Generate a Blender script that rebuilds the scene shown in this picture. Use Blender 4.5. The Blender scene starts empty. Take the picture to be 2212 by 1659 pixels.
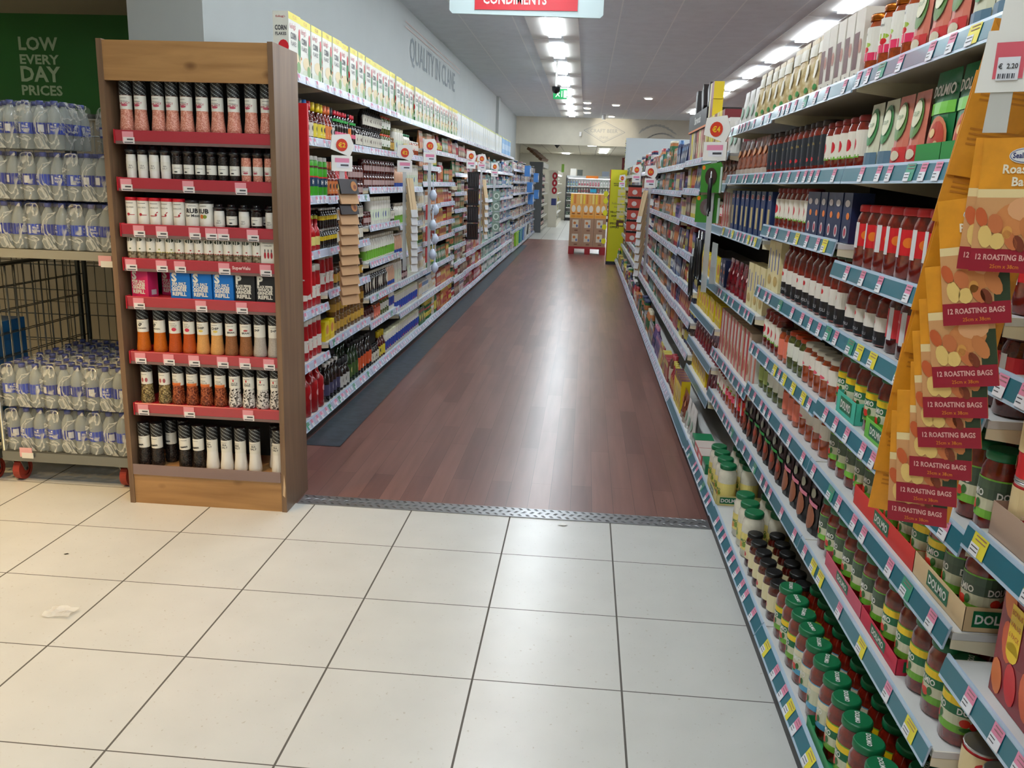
import bpy, math, random
from mathutils import Matrix, Vector
PI = math.pi
random.seed(7)
scene = bpy.context.scene
COL = scene.collection

# ---------------------------------------------------------------- camera
YAW, PITCH, ROLL, FPX, CAMH = 7.83e-2, 0.2336, 0.0332, 1826.88, 1.4666
def cam_axes():
    cy, sy = math.cos(YAW), math.sin(YAW); cp, sp = math.cos(PITCH), math.sin(PITCH)
    f = Vector((-sy*cp, cy*cp, -sp)); r = Vector((cy, sy, 0)); u = r.cross(f)
    cr, sr = math.cos(ROLL), math.sin(ROLL)
    return cr*r + sr*u, -sr*r + cr*u, f
cr_, cu_, cf_ = cam_axes()
camd = bpy.data.cameras.new('camera'); cam = bpy.data.objects.new('camera', camd); COL.objects.link(cam)
camd.sensor_fit = 'HORIZONTAL'; camd.sensor_width = 36.0; camd.lens = FPX/2212*36.0
camd.clip_start = 0.05; camd.clip_end = 200
mw = Matrix.Identity(4)
for i in range(3):
    mw[i][0] = cr_[i]; mw[i][1] = cu_[i]; mw[i][2] = -cf_[i]
mw[2][3] = CAMH
cam.matrix_world = mw
scene.camera = cam

# ---------------------------------------------------------------- world, exposure
w = bpy.data.worlds.new('world'); scene.world = w; w.use_nodes = True
w.node_tree.nodes['Background'].inputs[0].default_value = (0.80, 0.86, 1.0, 1)
w.node_tree.nodes['Background'].inputs[1].default_value = 0.10
scene.view_settings.view_transform = 'Standard'; scene.view_settings.look = 'None'
scene.view_settings.exposure = 0.14; scene.view_settings.gamma = 1.0
scene.view_settings.use_curve_mapping = False
LIGHT = 32.0          # emission of the ceiling diffusers

# ---------------------------------------------------------------- materials
def lin(c):
    c = c/255.0
    return c/12.92 if c <= 0.04045 else ((c+0.055)/1.055)**2.4
def rgb(t): return (lin(t[0]), lin(t[1]), lin(t[2]), 1)
MATS = {}
def M(name, col=(200,200,200), rough=0.5, metal=0.0, alpha=1.0, trans=0.0, emit=0.0, var=0.0, scale=30.0, coat=0.0, bump=0.0, col2=None, spec=None):
    """plain procedural material; var mixes a noise-driven second colour"""
    if name in MATS: return MATS[name]
    m = bpy.data.materials.new(name); m.use_nodes = True; nt = m.node_tree; b = nt.nodes['Principled BSDF']
    b.inputs['Base Color'].default_value = rgb(col); b.inputs['Roughness'].default_value = rough
    b.inputs['Metallic'].default_value = metal; b.inputs['Alpha'].default_value = alpha
    b.inputs['Transmission Weight'].default_value = trans
    if spec is not None: b.inputs['Specular IOR Level'].default_value = spec
    if coat: b.inputs['Coat Weight'].default_value = coat; b.inputs['Coat Roughness'].default_value = 0.08
    if emit:
        b.inputs['Emission Color'].default_value = rgb(col); b.inputs['Emission Strength'].default_value = emit
    if var or col2:
        tc = nt.nodes.new('ShaderNodeTexCoord'); n = nt.nodes.new('ShaderNodeTexNoise'); r = nt.nodes.new('ShaderNodeValToRGB')
        n.inputs['Scale'].default_value = scale; n.inputs['Detail'].default_value = 4
        nt.links.new(tc.outputs['Object'], n.inputs['Vector']); nt.links.new(n.outputs['Fac'], r.inputs['Fac'])
        c2 = col2 if col2 else tuple(max(0, x*(1-var)) for x in col)
        r.color_ramp.elements[0].position = 0.38; r.color_ramp.elements[0].color = rgb(c2)
        r.color_ramp.elements[1].position = 0.62; r.color_ramp.elements[1].color = rgb(col)
        nt.links.new(r.outputs['Color'], b.inputs['Base Color'])
        if bump:
            bp = nt.nodes.new('ShaderNodeBump'); bp.inputs['Strength'].default_value = bump; bp.inputs['Distance'].default_value = 0.01
            nt.links.new(n.outputs['Fac'], bp.inputs['Height']); nt.links.new(bp.outputs['Normal'], b.inputs['Normal'])
    MATS[name] = m
    return m
def P(col, rough=0.4, **k):
    """material keyed by its colour (printed card, plastic, paper)"""
    return M('print_%d_%d_%d_%d' % (col[0], col[1], col[2], int(rough*100)), col, rough, **k)
def grains(name, cols, scale=260.0, rough=0.25):
    if name in MATS: return MATS[name]
    m = bpy.data.materials.new(name); m.use_nodes = True; nt = m.node_tree; b = nt.nodes['Principled BSDF']
    tc = nt.nodes.new('ShaderNodeTexCoord'); v = nt.nodes.new('ShaderNodeTexVoronoi'); r = nt.nodes.new('ShaderNodeValToRGB')
    v.inputs['Scale'].default_value = scale
    sep = nt.nodes.new('ShaderNodeSeparateColor')
    nt.links.new(tc.outputs['Object'], v.inputs['Vector']); nt.links.new(v.outputs['Color'], sep.inputs[0]); nt.links.new(sep.outputs[0], r.inputs['Fac'])
    r.color_ramp.interpolation = 'CONSTANT'
    while len(r.color_ramp.elements) < len(cols): r.color_ramp.elements.new(0.5)
    for i, c in enumerate(cols):
        r.color_ramp.elements[i].position = i/len(cols); r.color_ramp.elements[i].color = rgb(c)
    nt.links.new(r.outputs['Color'], b.inputs['Base Color']); b.inputs['Roughness'].default_value = rough
    MATS[name] = m; return m
def math_node(nt, op, a, b=None):
    n = nt.nodes.new('ShaderNodeMath'); n.operation = op
    for i, x in enumerate((a, b)):
        if x is None: continue
        if isinstance(x, (int, float)): n.inputs[i].default_value = x
        else: nt.links.new(x, n.inputs[i])
    return n.outputs[0]
def grid_mat(name, col, line, sx, sy, ox, oy, wx, wy, rough=0.35, speck=None, axes=(0,1), rough_line=0.8, spec=0.5):
    m = bpy.data.materials.new(name); m.use_nodes = True; nt = m.node_tree; b = nt.nodes['Principled BSDF']
    geo = nt.nodes.new('ShaderNodeNewGeometry'); sp = nt.nodes.new('ShaderNodeSeparateXYZ'); nt.links.new(geo.outputs['Position'], sp.inputs[0])
    def axis(o, s, off, wd):
        t = math_node(nt, 'DIVIDE', math_node(nt, 'SUBTRACT', o, off - wd/2), s)
        return math_node(nt, 'LESS_THAN', math_node(nt, 'FRACT', t), wd/s)
    gx = axis(sp.outputs[axes[0]], sx, ox, wx); gy = axis(sp.outputs[axes[1]], sy, oy, wy)
    g = math_node(nt, 'MAXIMUM', gx, gy)
    mx = nt.nodes.new('ShaderNodeMix'); mx.data_type = 'RGBA'; nt.links.new(g, mx.inputs[0])
    base = None
    if speck:
        n = nt.nodes.new('ShaderNodeTexNoise'); n.inputs['Scale'].default_value = speck[0]; n.inputs['Detail'].default_value = 3
        nt.links.new(geo.outputs['Position'], n.inputs['Vector'])
        r = nt.nodes.new('ShaderNodeValToRGB'); nt.links.new(n.outputs['Fac'], r.inputs['Fac'])
        r.color_ramp.elements[0].position = speck[1]; r.color_ramp.elements[0].color = rgb(speck[2])
        r.color_ramp.elements[1].position = speck[1]+0.07; r.color_ramp.elements[1].color = rgb(col)
        n2 = nt.nodes.new('ShaderNodeTexNoise'); n2.inputs['Scale'].default_value = 6; nt.links.new(geo.outputs['Position'], n2.inputs['Vector'])
        hs = nt.nodes.new('ShaderNodeMix'); hs.data_type = 'RGBA'; hs.blend_type = 'MULTIPLY'
        rr = nt.nodes.new('ShaderNodeMapRange'); nt.links.new(n2.outputs['Fac'], rr.inputs[0]); rr.inputs[3].default_value = 0.90; rr.inputs[4].default_value = 1.06
        hs.inputs[0].default_value = 1.0; nt.links.new(r.outputs['Color'], hs.inputs[6]); nt.links.new(rr.outputs[0], hs.inputs[7])
        nt.links.new(hs.outputs[2], mx.inputs[6])
    else: mx.inputs[6].default_value = rgb(col)
    mx.inputs[7].default_value = rgb(line); nt.links.new(mx.outputs[2], b.inputs['Base Color'])
    rg = nt.nodes.new('ShaderNodeMix'); rg.data_type = 'FLOAT'; nt.links.new(g, rg.inputs[0]); rg.inputs[2].default_value = rough; rg.inputs[3].default_value = rough_line
    nt.links.new(rg.outputs[0], b.inputs['Roughness']); b.inputs['Specular IOR Level'].default_value = spec
    MATS[name] = m; return m
def wood_mat(name, c1, c2, c3, axis='z', scale=1.0, rough=0.45, knots=True):
    m = bpy.data.materials.new(name); m.use_nodes = True; nt = m.node_tree; b = nt.nodes['Principled BSDF']
    geo = nt.nodes.new('ShaderNodeNewGeometry'); mp = nt.nodes.new('ShaderNodeMapping'); nt.links.new(geo.outputs['Position'], mp.inputs[0])
    mp.inputs['Scale'].default_value = {'z': (9*scale, 9*scale, 0.7*scale), 'x': (0.9*scale, 9*scale, 9*scale), 'y': (9*scale, 0.7*scale, 9*scale)}[axis]
    n = nt.nodes.new('ShaderNodeTexNoise'); n.inputs['Scale'].default_value = 3.0; n.inputs['Detail'].default_value = 8; n.inputs['Distortion'].default_value = 0.6
    nt.links.new(mp.outputs[0], n.inputs['Vector'])
    r = nt.nodes.new('ShaderNodeValToRGB'); nt.links.new(n.outputs['Fac'], r.inputs['Fac'])
    r.color_ramp.elements[0].position = 0.28; r.color_ramp.elements[0].color = rgb(c2)
    r.color_ramp.elements[1].position = 0.68; r.color_ramp.elements[1].color = rgb(c1)
    out = r.outputs['Color']
    if knots:
        v = nt.nodes.new('ShaderNodeTexVoronoi'); mp2 = nt.nodes.new('ShaderNodeMapping'); nt.links.new(geo.outputs['Position'], mp2.inputs[0])
        mp2.inputs['Scale'].default_value = {'z': (6, 6, 3.0), 'x': (4.2, 7, 7), 'y': (6, 3, 6)}[axis]; mp2.inputs['Location'].default_value = (0.3, 0.2, 0.45)
        v.inputs['Scale'].default_value = 1.0; nt.links.new(mp2.outputs[0], v.inputs['Vector'])
        k = nt.nodes.new('ShaderNodeValToRGB'); nt.links.new(v.outputs['Distance'], k.inputs['Fac'])
        k.color_ramp.elements[0].position = 0.05; k.color_ramp.elements[0].color = (1,1,1,1); k.color_ramp.elements[1].position = 0.16; k.color_ramp.elements[1].color = (0,0,0,1)
        mx = nt.nodes.new('ShaderNodeMix'); mx.data_type = 'RGBA'; nt.links.new(k.outputs['Color'], mx.inputs[0]); nt.links.new(out, mx.inputs[6]); mx.inputs[7].default_value = rgb(c3)
        out = mx.outputs[2]
    nt.links.new(out, b.inputs['Base Color']); b.inputs['Roughness'].default_value = rough
    MATS[name] = m; return m
def plank_mat(name):
    m = bpy.data.materials.new(name); m.use_nodes = True; nt = m.node_tree; b = nt.nodes['Principled BSDF']
    geo = nt.nodes.new('ShaderNodeNewGeometry'); mp = nt.nodes.new('ShaderNodeMapping'); nt.links.new(geo.outputs['Position'], mp.inputs[0])
    mp.inputs['Rotation'].default_value = (0, 0, PI/2)
    br = nt.nodes.new('ShaderNodeTexBrick'); nt.links.new(mp.outputs[0], br.inputs['Vector'])
    br.inputs['Scale'].default_value = 1.0; br.inputs['Brick Width'].default_value = 0.92; br.inputs['Row Height'].default_value = 0.10
    br.inputs['Mortar Size'].default_value = 0.0008; br.offset = 0.37
    br.inputs['Color1'].default_value = rgb((130, 90, 80)); br.inputs['Color2'].default_value = rgb((108, 72, 64)); br.inputs['Mortar'].default_value = rgb((58, 36, 32))
    mp2 = nt.nodes.new('ShaderNodeMapping'); nt.links.new(geo.outputs['Position'], mp2.inputs[0]); mp2.inputs['Scale'].default_value = (11, .8, 1)
    n = nt.nodes.new('ShaderNodeTexNoise'); n.inputs['Scale'].default_value = 2.0; n.inputs['Detail'].default_value = 2; nt.links.new(mp2.outputs[0], n.inputs['Vector'])
    rr = nt.nodes.new('ShaderNodeMapRange'); nt.links.new(n.outputs['Fac'], rr.inputs[0]); rr.inputs[1].default_value = .25; rr.inputs[2].default_value = .75; rr.inputs[3].default_value = 0.80; rr.inputs[4].default_value = 1.16
    hs = nt.nodes.new('ShaderNodeMix'); hs.data_type = 'RGBA'; hs.blend_type = 'MULTIPLY'; hs.inputs[0].default_value = 1.0
    nt.links.new(br.outputs['Color'], hs.inputs[6]); nt.links.new(rr.outputs[0], hs.inputs[7]); nt.links.new(hs.outputs[2], b.inputs['Base Color'])
    n3 = nt.nodes.new('ShaderNodeTexNoise'); n3.inputs['Scale'].default_value = 1.3; n3.inputs['Detail'].default_value = 2; nt.links.new(geo.outputs['Position'], n3.inputs['Vector'])
    r3 = nt.nodes.new('ShaderNodeMapRange'); nt.links.new(n3.outputs['Fac'], r3.inputs[0]); r3.inputs[3].default_value = 0.285; r3.inputs[4].default_value = 0.31
    nt.links.new(r3.outputs[0], b.inputs['Roughness'])
    MATS[name] = m; return m

WHITE = P((232,230,224), .45); CREAM = P((226,216,186), .5); BLACK = P((16,16,18), .35); GREY = P((120,122,124), .5)
DKGREY = M('dark_grey_steel', (44,46,50), .5); SHELFMETAL = M('white_enamelled_steel', (205,205,202), .4)
LIPLEFT = M('lilac_price_channel', (186,192,212), .22, coat=.4); LIPRIGHT = M('teal_price_insert', (16,104,122), .35, coat=.5)
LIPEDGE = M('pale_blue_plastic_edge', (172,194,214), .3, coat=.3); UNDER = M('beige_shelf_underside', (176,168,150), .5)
BACKPAN = M('charcoal_back_panel', (40,38,38), .7); PINK = P((222,138,168), .5); TICKW = P((226,228,234), .45); TICKY = P((226,214,60), .45)
GREEN = P((14,104,62), .35); TEALG = P((60,150,120), .4); INK = P((70,72,78), .5); GOLDT = P((214,170,40), .4); DRED = P((150,24,36), .35); RED = P((204,34,42), .35)

# ---------------------------------------------------------------- text glyph cache
TXT = {}
def glyphs(s, bold=0.0):
    key = (s, bold)
    if key in TXT: return TXT[key]
    cu = bpy.data.curves.new('lettering', 'FONT'); cu.body = s; cu.size = 1.0; cu.resolution_u = 2; cu.offset = bold; cu.space_character = 1.0 + bold
    ob = bpy.data.objects.new('lettering', cu); COL.objects.link(ob)
    me = bpy.data.meshes.new_from_object(ob.evaluated_get(bpy.context.evaluated_depsgraph_get()))
    vs = [(v.co.x, v.co.y) for v in me.vertices]; fs = [tuple(p.vertices) for p in me.polygons]
    x0 = min(v[0] for v in vs); x1 = max(v[0] for v in vs)
    TXT[key] = ([(v[0]-(x0+x1)/2, v[1]) for v in vs], fs, x1-x0)
    bpy.data.objects.remove(ob); bpy.data.curves.remove(cu); bpy.data.meshes.remove(me)
    return TXT[key]

# ---------------------------------------------------------------- mesh builder
class MB:
    def __init__(s): s.v = []; s.f = []; s.m = []; s.sm = []; s.mats = []
    def mi(s, m):
        if m not in s.mats: s.mats.append(m)
        return s.mats.index(m)
    def face(s, pts, m, sm=False):
        b = len(s.v); s.v += [tuple(p) for p in pts]; s.f.append(tuple(range(b, b+len(pts)))); s.m.append(s.mi(m)); s.sm.append(sm)
    def box(s, x0, x1, y0, y1, z0, z1, m, front=None):
        b = len(s.v); s.v += [(x0,y0,z0),(x1,y0,z0),(x1,y1,z0),(x0,y1,z0),(x0,y0,z1),(x1,y0,z1),(x1,y1,z1),(x0,y1,z1)]
        for k, q in enumerate(((3,2,1,0),(4,5,6,7),(0,1,5,4),(1,2,6,5),(2,3,7,6),(3,0,4,7))):
            s.f.append(tuple(b+i for i in q)); s.m.append(s.mi(front if (front and k == 2) else m)); s.sm.append(False)
        return s
    def lathe(s, prof, m, seg=14, c=(0,0,0), cap=True, twist=None):
        """prof: (r, z[, material]); a material holds from its ring up"""
        b = len(s.v); cur = m
        for p in prof:
            for i in range(seg):
                a = 2*PI*i/seg; s.v.append((c[0]+p[0]*math.cos(a), c[1]+p[0]*math.sin(a), c[2]+p[1]))
        for j in range(len(prof)-1):
            if len(prof[j]) > 2: cur = prof[j][2]
            for i in range(seg):
                k = (i+1) % seg; mm = cur
                if twist: mm = twist[0] if (i + j) % 4 == 0 else twist[1]
                s.f.append((b+j*seg+i, b+j*seg+k, b+(j+1)*seg+k, b+(j+1)*seg+i)); s.m.append(s.mi(mm)); s.sm.append(True)
        if cap:
            n = (len(prof)-1)*seg
            s.f.append(tuple(b+n+i for i in range(seg))); s.m.append(s.mi(cur)); s.sm.append(False)
            s.f.append(tuple(b+i for i in reversed(range(seg)))); s.m.append(s.mi(prof[0][2] if len(prof[0]) > 2 else m)); s.sm.append(False)
        return s
    def prism(s, pts, m, fn, t0, t1):
        """outline pts (u,v) extruded from t0 to t1 through fn(u,v,t)"""
        n = len(pts); b = len(s.v)
        s.v += [tuple(fn(u, v, t0)) for u, v in pts] + [tuple(fn(u, v, t1)) for u, v in pts]
        s.f.append(tuple(b+i for i in range(n))); s.f.append(tuple(b+n+i for i in reversed(range(n)))); s.m += [s.mi(m)]*2; s.sm += [False]*2
        for i in range(n):
            k = (i+1) % n; s.f.append((b+i, b+n+i, b+n+k, b+k)); s.m.append(s.mi(m)); s.sm.append(False)
        return s
    def tube(s, pts, r, m, seg=8):
        pts = [Vector(p) for p in pts]; rings = []; ref = Vector((1, 0, .01)) if all(abs((q-p).normalized().z) > .7 for p, q in zip(pts, pts[1:])) else Vector((0, 0, 1))
        for i, p in enumerate(pts):
            d = (pts[min(i+1, len(pts)-1)] - pts[max(i-1, 0)]).normalized()
            a = d.cross(ref);  a = a.normalized() if a.length > 1e-3 else Vector((0, 1, 0))
            c = d.cross(a).normalized(); b = len(s.v)
            for k in range(seg):
                t = 2*PI*k/seg; s.v.append(tuple(p + a*math.cos(t)*r + c*math.sin(t)*r))
            rings.append(b)
        for j in range(len(rings)-1):
            for k in range(seg):
                q = (k+1) % seg; s.f.append((rings[j]+k, rings[j]+q, rings[j+1]+q, rings[j+1]+k)); s.m.append(s.mi(m)); s.sm.append(True)
        for b in (rings[0], rings[-1]): s.f.append(tuple(b+k for k in range(seg))); s.m.append(s.mi(m)); s.sm.append(False)
        return s
    def rect(s, fn, u0, u1, v0, v1, m, o=0.0006, n=1):
        for i in range(n):
            a = u0+(u1-u0)*i/n; b = u0+(u1-u0)*(i+1)/n
            s.face([fn(a, v0, o), fn(b, v0, o), fn(b, v1, o), fn(a, v1, o)], m, n > 1)
        return s
    def blob(s, fn, u, v, ru, rv, m, o=0.0009, n=12, rot=0.0):
        c, q = math.cos(rot), math.sin(rot); nc = max(4, n//2); P_ = lambda a, b: fn(u+a*c-b*q, v+a*q+b*c, o)
        for i in range(nc):
            a0 = -ru*math.cos(PI*i/nc); a1 = -ru*math.cos(PI*(i+1)/nc); b0 = rv*math.sin(PI*i/nc); b1 = rv*math.sin(PI*(i+1)/nc)
            pts = [P_(a0, -b0), P_(a1, -b1), P_(a1, b1), P_(a0, b0)]
            if i == 0: pts = pts[:3]
            elif i == nc-1: pts = [pts[0], pts[1], pts[3]]
            s.face(pts, m)
        return s
    def text(s, t, m, fn, u, v, h, o=0.0012, bold=0.0, maxw=None, rot=0.0, sx=1.0):
        vs, fs, wd = glyphs(t, bold); k = h/0.7; kx = k*sx
        if maxw and wd*kx > maxw: kx = maxw/wd
        b = len(s.v); c, q = math.cos(rot), math.sin(rot)
        for x, y in vs:
            x *= kx; y *= k; s.v.append(tuple(fn(u + x*c - y*q, v + x*q + y*c, o)))
        mi = s.mi(m)
        for f in fs: s.f.append(tuple(b+i for i in f)); s.m.append(mi); s.sm.append(False)
        return s
    def mesh(s, name):
        me = bpy.data.meshes.new(name); me.from_pydata(s.v, [], s.f)
        for m in s.mats: me.materials.append(m)
        me.polygons.foreach_set('material_index', s.m); me.polygons.foreach_set('use_smooth', s.sm); me.update()
        return me
    def build(s, name, parent=None, label=None, loc=None, rot=None):
        o = bpy.data.objects.new(name, s.mesh(name)); COL.objects.link(o)
        if parent: o.parent = parent
        if label: o['label'] = label
        if loc: o.location = loc
        if rot: o.rotation_euler = rot
        return o
def cyl(r, z=0, a0=0.0):
    return lambda u, v, o=0: ((r+o)*math.sin(u/r+a0), -(r+o)*math.cos(u/r+a0), z+v)
def front(y, z=0, x=0): return lambda u, v, o=0: (x+u, y-o, z+v)
def sidex(x, z=0, y=0, sgn=1): return lambda u, v, o=0: (x+sgn*o, y+sgn*u, z+v)
def topz(z): return lambda u, v, o=0: (u, v, z+o)
def tag(o, label, cat, group=None):
    o['label'] = label; o['category'] = cat
    if group: o['group'] = group
    return o
def struct(name, mb, **k):
    o = mb.build(name, **k); o['kind'] = 'structure'; return o
def empty(name, loc, rz=0):
    o = bpy.data.objects.new(name, None); COL.objects.link(o); o.location = loc; o.rotation_euler = (0, 0, rz); o.empty_display_size = 0.05; return o
def copy_obj(o, parent=None):
    c = o.copy(); COL.objects.link(c); c.parent = parent; return c
def copy_tree(o, parent=None):
    c = copy_obj(o, parent)
    for ch in list(o.children): copy_tree(ch, c)
    return c
ONES = ['', 'first', 'second', 'third', 'fourth', 'fifth', 'sixth', 'seventh', 'eighth', 'ninth', 'tenth', 'eleventh', 'twelfth', 'thirteenth', 'fourteenth', 'fifteenth', 'sixteenth', 'seventeenth', 'eighteenth', 'nineteenth']
TENS = {2: 'twent', 3: 'thirt', 4: 'fort', 5: 'fift', 6: 'sixt', 7: 'sevent', 8: 'eight', 9: 'ninet'}
def ordw(n):
    if n < 20: return ONES[n]
    t, o = divmod(n, 10)
    return TENS[t] + ('ieth' if o == 0 else 'y-' + ONES[o])

# ---------------------------------------------------------------- product kinds
class Kind:
    """parts: list of (name, MB, sub-parts); one part = one plain mesh"""
    def __init__(s, name, desc, cat, w, d, h, parts):
        s.name = name; s.desc = desc; s.cat = cat; s.w = w; s.d = d; s.h = h
        s.parts = [(n, mb.mesh(n), [(a, b.mesh(a)) for a, b in sub]) for n, mb, sub in [(p + ([],))[:3] for p in parts]]
    def place(s, loc, rz, label, group, sc=(1,1,1), name=None):
        if len(s.parts) == 1 and not s.parts[0][2]:
            o = bpy.data.objects.new(name or s.name, s.parts[0][1]); COL.objects.link(o); o.location = loc; o.rotation_euler = (0, 0, rz)
        else:
            o = empty(s.name, loc, rz)
            for n, me, sub in s.parts:
                p = bpy.data.objects.new(n, me); COL.objects.link(p); p.parent = o
                for a, b in sub:
                    q = bpy.data.objects.new(a, b); COL.objects.link(q); q.parent = p
        o.scale = sc
        return tag(o, label, s.cat, group)
K = {}
def jar_profile(r, h, neck=.82, sh=.16):
    return [(r*.9, 0), (r, h*.03), (r, h*(1-sh-.12)), (r*.97, h*(1-sh-.06)), (r*neck, h*(1-sh+.03)), (r*neck, h*.9)]
def jar(key, desc, r, h, body, lid, decos, name='sauce_jar', cat='jar', lidh=.1, lidr=.88, seg=18, lidtext=None, prof=None, one=False, lidrough=None):
    b = MB(); b.lathe(prof or jar_profile(r, h*(1-lidh)/.9), body, seg)
    l = MB(); lz = h*(1-lidh)-.002
    l.lathe([(r*lidr, lz), (r*lidr*1.02, lz+h*lidh*.2), (r*lidr*1.02, lz+h*lidh*.85), (r*lidr*.93, h)], lid, seg)
    if lidtext: l.text(lidtext[0], lidtext[1], topz(h+.0006), 0, -.006, .010, bold=.03, maxw=r*1.2)
    la = MB(); fn = cyl(r)
    decos(la, fn)
    if one:
        for q in (l, la):
            off = len(b.v); b.v += q.v; b.f += [tuple(i+off for i in f) for f in q.f]; b.m += [b.mi(q.mats[k]) for k in q.m]; b.sm += q.sm
        parts = [(name, b)]
    else: parts = [('jar_body', b), ('lid', l)] + ([('label', la)] if la.f else [])
    K[key] = Kind(name, desc, cat, 2*r+.004, 2*r+.004, h, parts); return K[key]
def wrap(mb, fn, r, v0, v1, m, o=.0006, frac=1.0, n=26):
    L = PI*r*frac; mb.rect(fn, -L, L, v0, v1, m, o, n)

SAUCE = M('tomato_sauce_behind_glass', (128,30,14), .12, coat=.6, var=.25, scale=60)
DARKSAUCE = M('dark_sauce_behind_glass', (84,20,14), .12, coat=.6, var=.25, scale=60)
ORSAUCE = M('orange_sauce_behind_glass', (176,72,24), .12, coat=.6, var=.2, scale=60)
WSAUCE = M('creamy_sauce_behind_glass', (222,216,196), .15, coat=.5, var=.05, scale=40)
OLIVE = M('green_olive_jar', (96,104,40), .15, coat=.5, col2=(60,70,24), scale=80)
LGREEN = P((110,168,52), .35); YEL = P((238,200,20), .35); TOM = P((210,52,34), .35); BASIL = P((40,104,40), .4); ORN = P((226,120,36), .35)
def deco_dolmio(top=YEL, low=LGREEN, mid=GREEN, fruit=TOM):
    def d(mb, fn):
        r = .038
        wrap(mb, fn, r, .030, .105, low)
        wrap(mb, fn, r, .086, .102, top, .0009)
        wrap(mb, fn, r, .067, .086, mid, .0009); wrap(mb, fn, r, .046, .067, P((206,206,176), .4), .0008)
        for k in (-1, 0, 1):
            u = k*r*2*PI/3
            mb.text('DOLMIO', WHITE, fn, u, .070, .0125, bold=.03, maxw=.056)
            mb.blob(fn, u-.012, .054, .010, .009, fruit, .0011); mb.blob(fn, u+.006, .050, .010, .009, fruit, .0013); mb.blob(fn, u+.018, .055, .006, .009, BASIL, .0015)
            mb.blob(fn, u-.004, .040, .017, .005, BASIL, .0012)
    return d
jar('dolmio', 'green lidded pasta sauce jar', .038, .165, SAUCE, GREEN, deco_dolmio(), lidtext=('DOLMIO', WHITE), seg=24)
jar('dolmio_pale', 'green lidded tomato sauce jar', .038, .165, SAUCE, GREEN, deco_dolmio(CREAM, P((86,160,196), .35), P((206,204,176), .4)), lidtext=('DOLMIO', WHITE), seg=24)
jar('dolmio_red', 'red lidded pasta sauce jar', .038, .16, SAUCE, RED, deco_dolmio(YEL, RED, GREEN), seg=24)
jar('dolmio_leaf', 'grey green labelled sauce jar', .036, .155, SAUCE, GREEN, deco_dolmio(P((70,92,70), .4), P((120,190,60), .35), P((64,84,66), .4)), seg=18)
def deco_plain(v0, v1, m, txt=None, tm=None, r=.034, blobs=(), th=.011, frac=1.0):
    def d(mb, fn):
        wrap(mb, fn, r, v0, v1, m, frac=frac)
        for (u, v, a, b, mm) in blobs: mb.blob(fn, u, v, a, b, mm)
        if txt: mb.text(txt, tm or WHITE, fn, 0, (v0+v1)/2-.003, th, bold=.02, maxw=r*2)
    return d
jar('pesto', 'black lidded sauce jar with cream label', .031, .125, DARKSAUCE, BLACK, deco_plain(.03, .085, P((226,214,170), .4), r=.031, blobs=[(0,.045,.01,.009,RED)]))
jar('white_sauce', 'green lidded white sauce jar', .040, .175, WSAUCE, GREEN, deco_plain(.03, .095, P((226,208,120), .4), 'DOLMIO', GREEN, .04, [(0,.047,.016,.011,P((214,140,60),.4)), (.022,.05,.01,.01,P((120,150,60),.4))]))
jar('homepride', 'red lidded sauce jar with red sleeve', .037, .165, SAUCE, RED, lambda mb, fn: (wrap(mb, fn, .037, .055, .115, P((206,30,40), .35)), mb.rect(fn, .004, .022, .05, .118, P((214,214,214), .4), .001, 2), mb.text('Bolognese', P((240,160,150), .4), fn, -.026, .088, .008, maxw=.04), mb.blob(fn, -.045, .083, .016, .018, P((230,70,70), .4)), mb.blob(fn, .045, .085, .014, .012, ORN)))
jar('redpasta', 'dark red sauce jar with scarlet label', .037, .165, DARKSAUCE, P((70,20,16), .3), lambda mb, fn: (wrap(mb, fn, .037, .040, .115, P((206,36,50), .35)), mb.rect(fn, .006, .022, .035, .12, P((206,206,210), .4), .001, 2), mb.text('homepride', P((244,190,190), .4), fn, -.018, .09, .008, maxw=.04)))
jar('orangejar', 'orange sauce jar with white top', .033, .13, ORSAUCE, P((220,216,206), .4), deco_plain(.055, .1, P((226,218,206), .4), r=.033, blobs=[(0,.062,.02,.006,P((226,90,110),.4))]))
jar('olives', 'green pickle jar with white label', .034, .13, OLIVE, P((196,70,30), .3), deco_plain(.04, .09, P((222,222,210), .4), r=.034, blobs=[(0,.05,.014,.008,BASIL)]))
jar('pickle', 'small jar with salmon label', .033, .12, ORSAUCE, P((60,40,20), .3), deco_plain(.02, .08, P((226,120,96), .4), r=.033))
jar('yellowolive', 'yellow olive jar with green label', .033, .125, OLIVE, P((120,110,30), .3), deco_plain(.03, .085, P((160,176,100), .4), r=.033))
jar('goldlid', 'gold lidded sauce jar', .038, .17, ORSAUCE, M('copper_gold_lid', (176,96,24), .25, .8), lambda mb, fn: (wrap(mb, fn, .038, .05, .135, P((226,224,214), .4)), mb.rect(fn, -.05, .05, .05, .07, P((226,50,96), .4), .001, 8), mb.blob(fn, 0, .09, .03, .008, P((160,190,60), .4)), mb.blob(fn, .012, .078, .012, .008, RED), mb.text('Pomi', INK, fn, 0, .115, .009)), seg=20)
jar('whitelabel', 'red sauce jar with white label', .033, .15, SAUCE, P((120,24,20), .3), lambda mb, fn: (wrap(mb, fn, .033, .04, .11, P((226,220,206), .4)), mb.blob(fn, 0, .072, .016, .017, P((200,30,44), .4)), mb.rect(fn, -.03, .03, .036, .045, LGREEN, .001, 4)))
jar('blacklabel', 'red sauce jar with black label', .033, .165, SAUCE, P((40,20,18), .3), lambda mb, fn: (wrap(mb, fn, .033, .025, .12, P((34,40,48), .4)), mb.text('PASTA', P((214,180,60), .4), fn, 0, .09, .008), mb.blob(fn, .004, .045, .012, .007, RED)))
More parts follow.
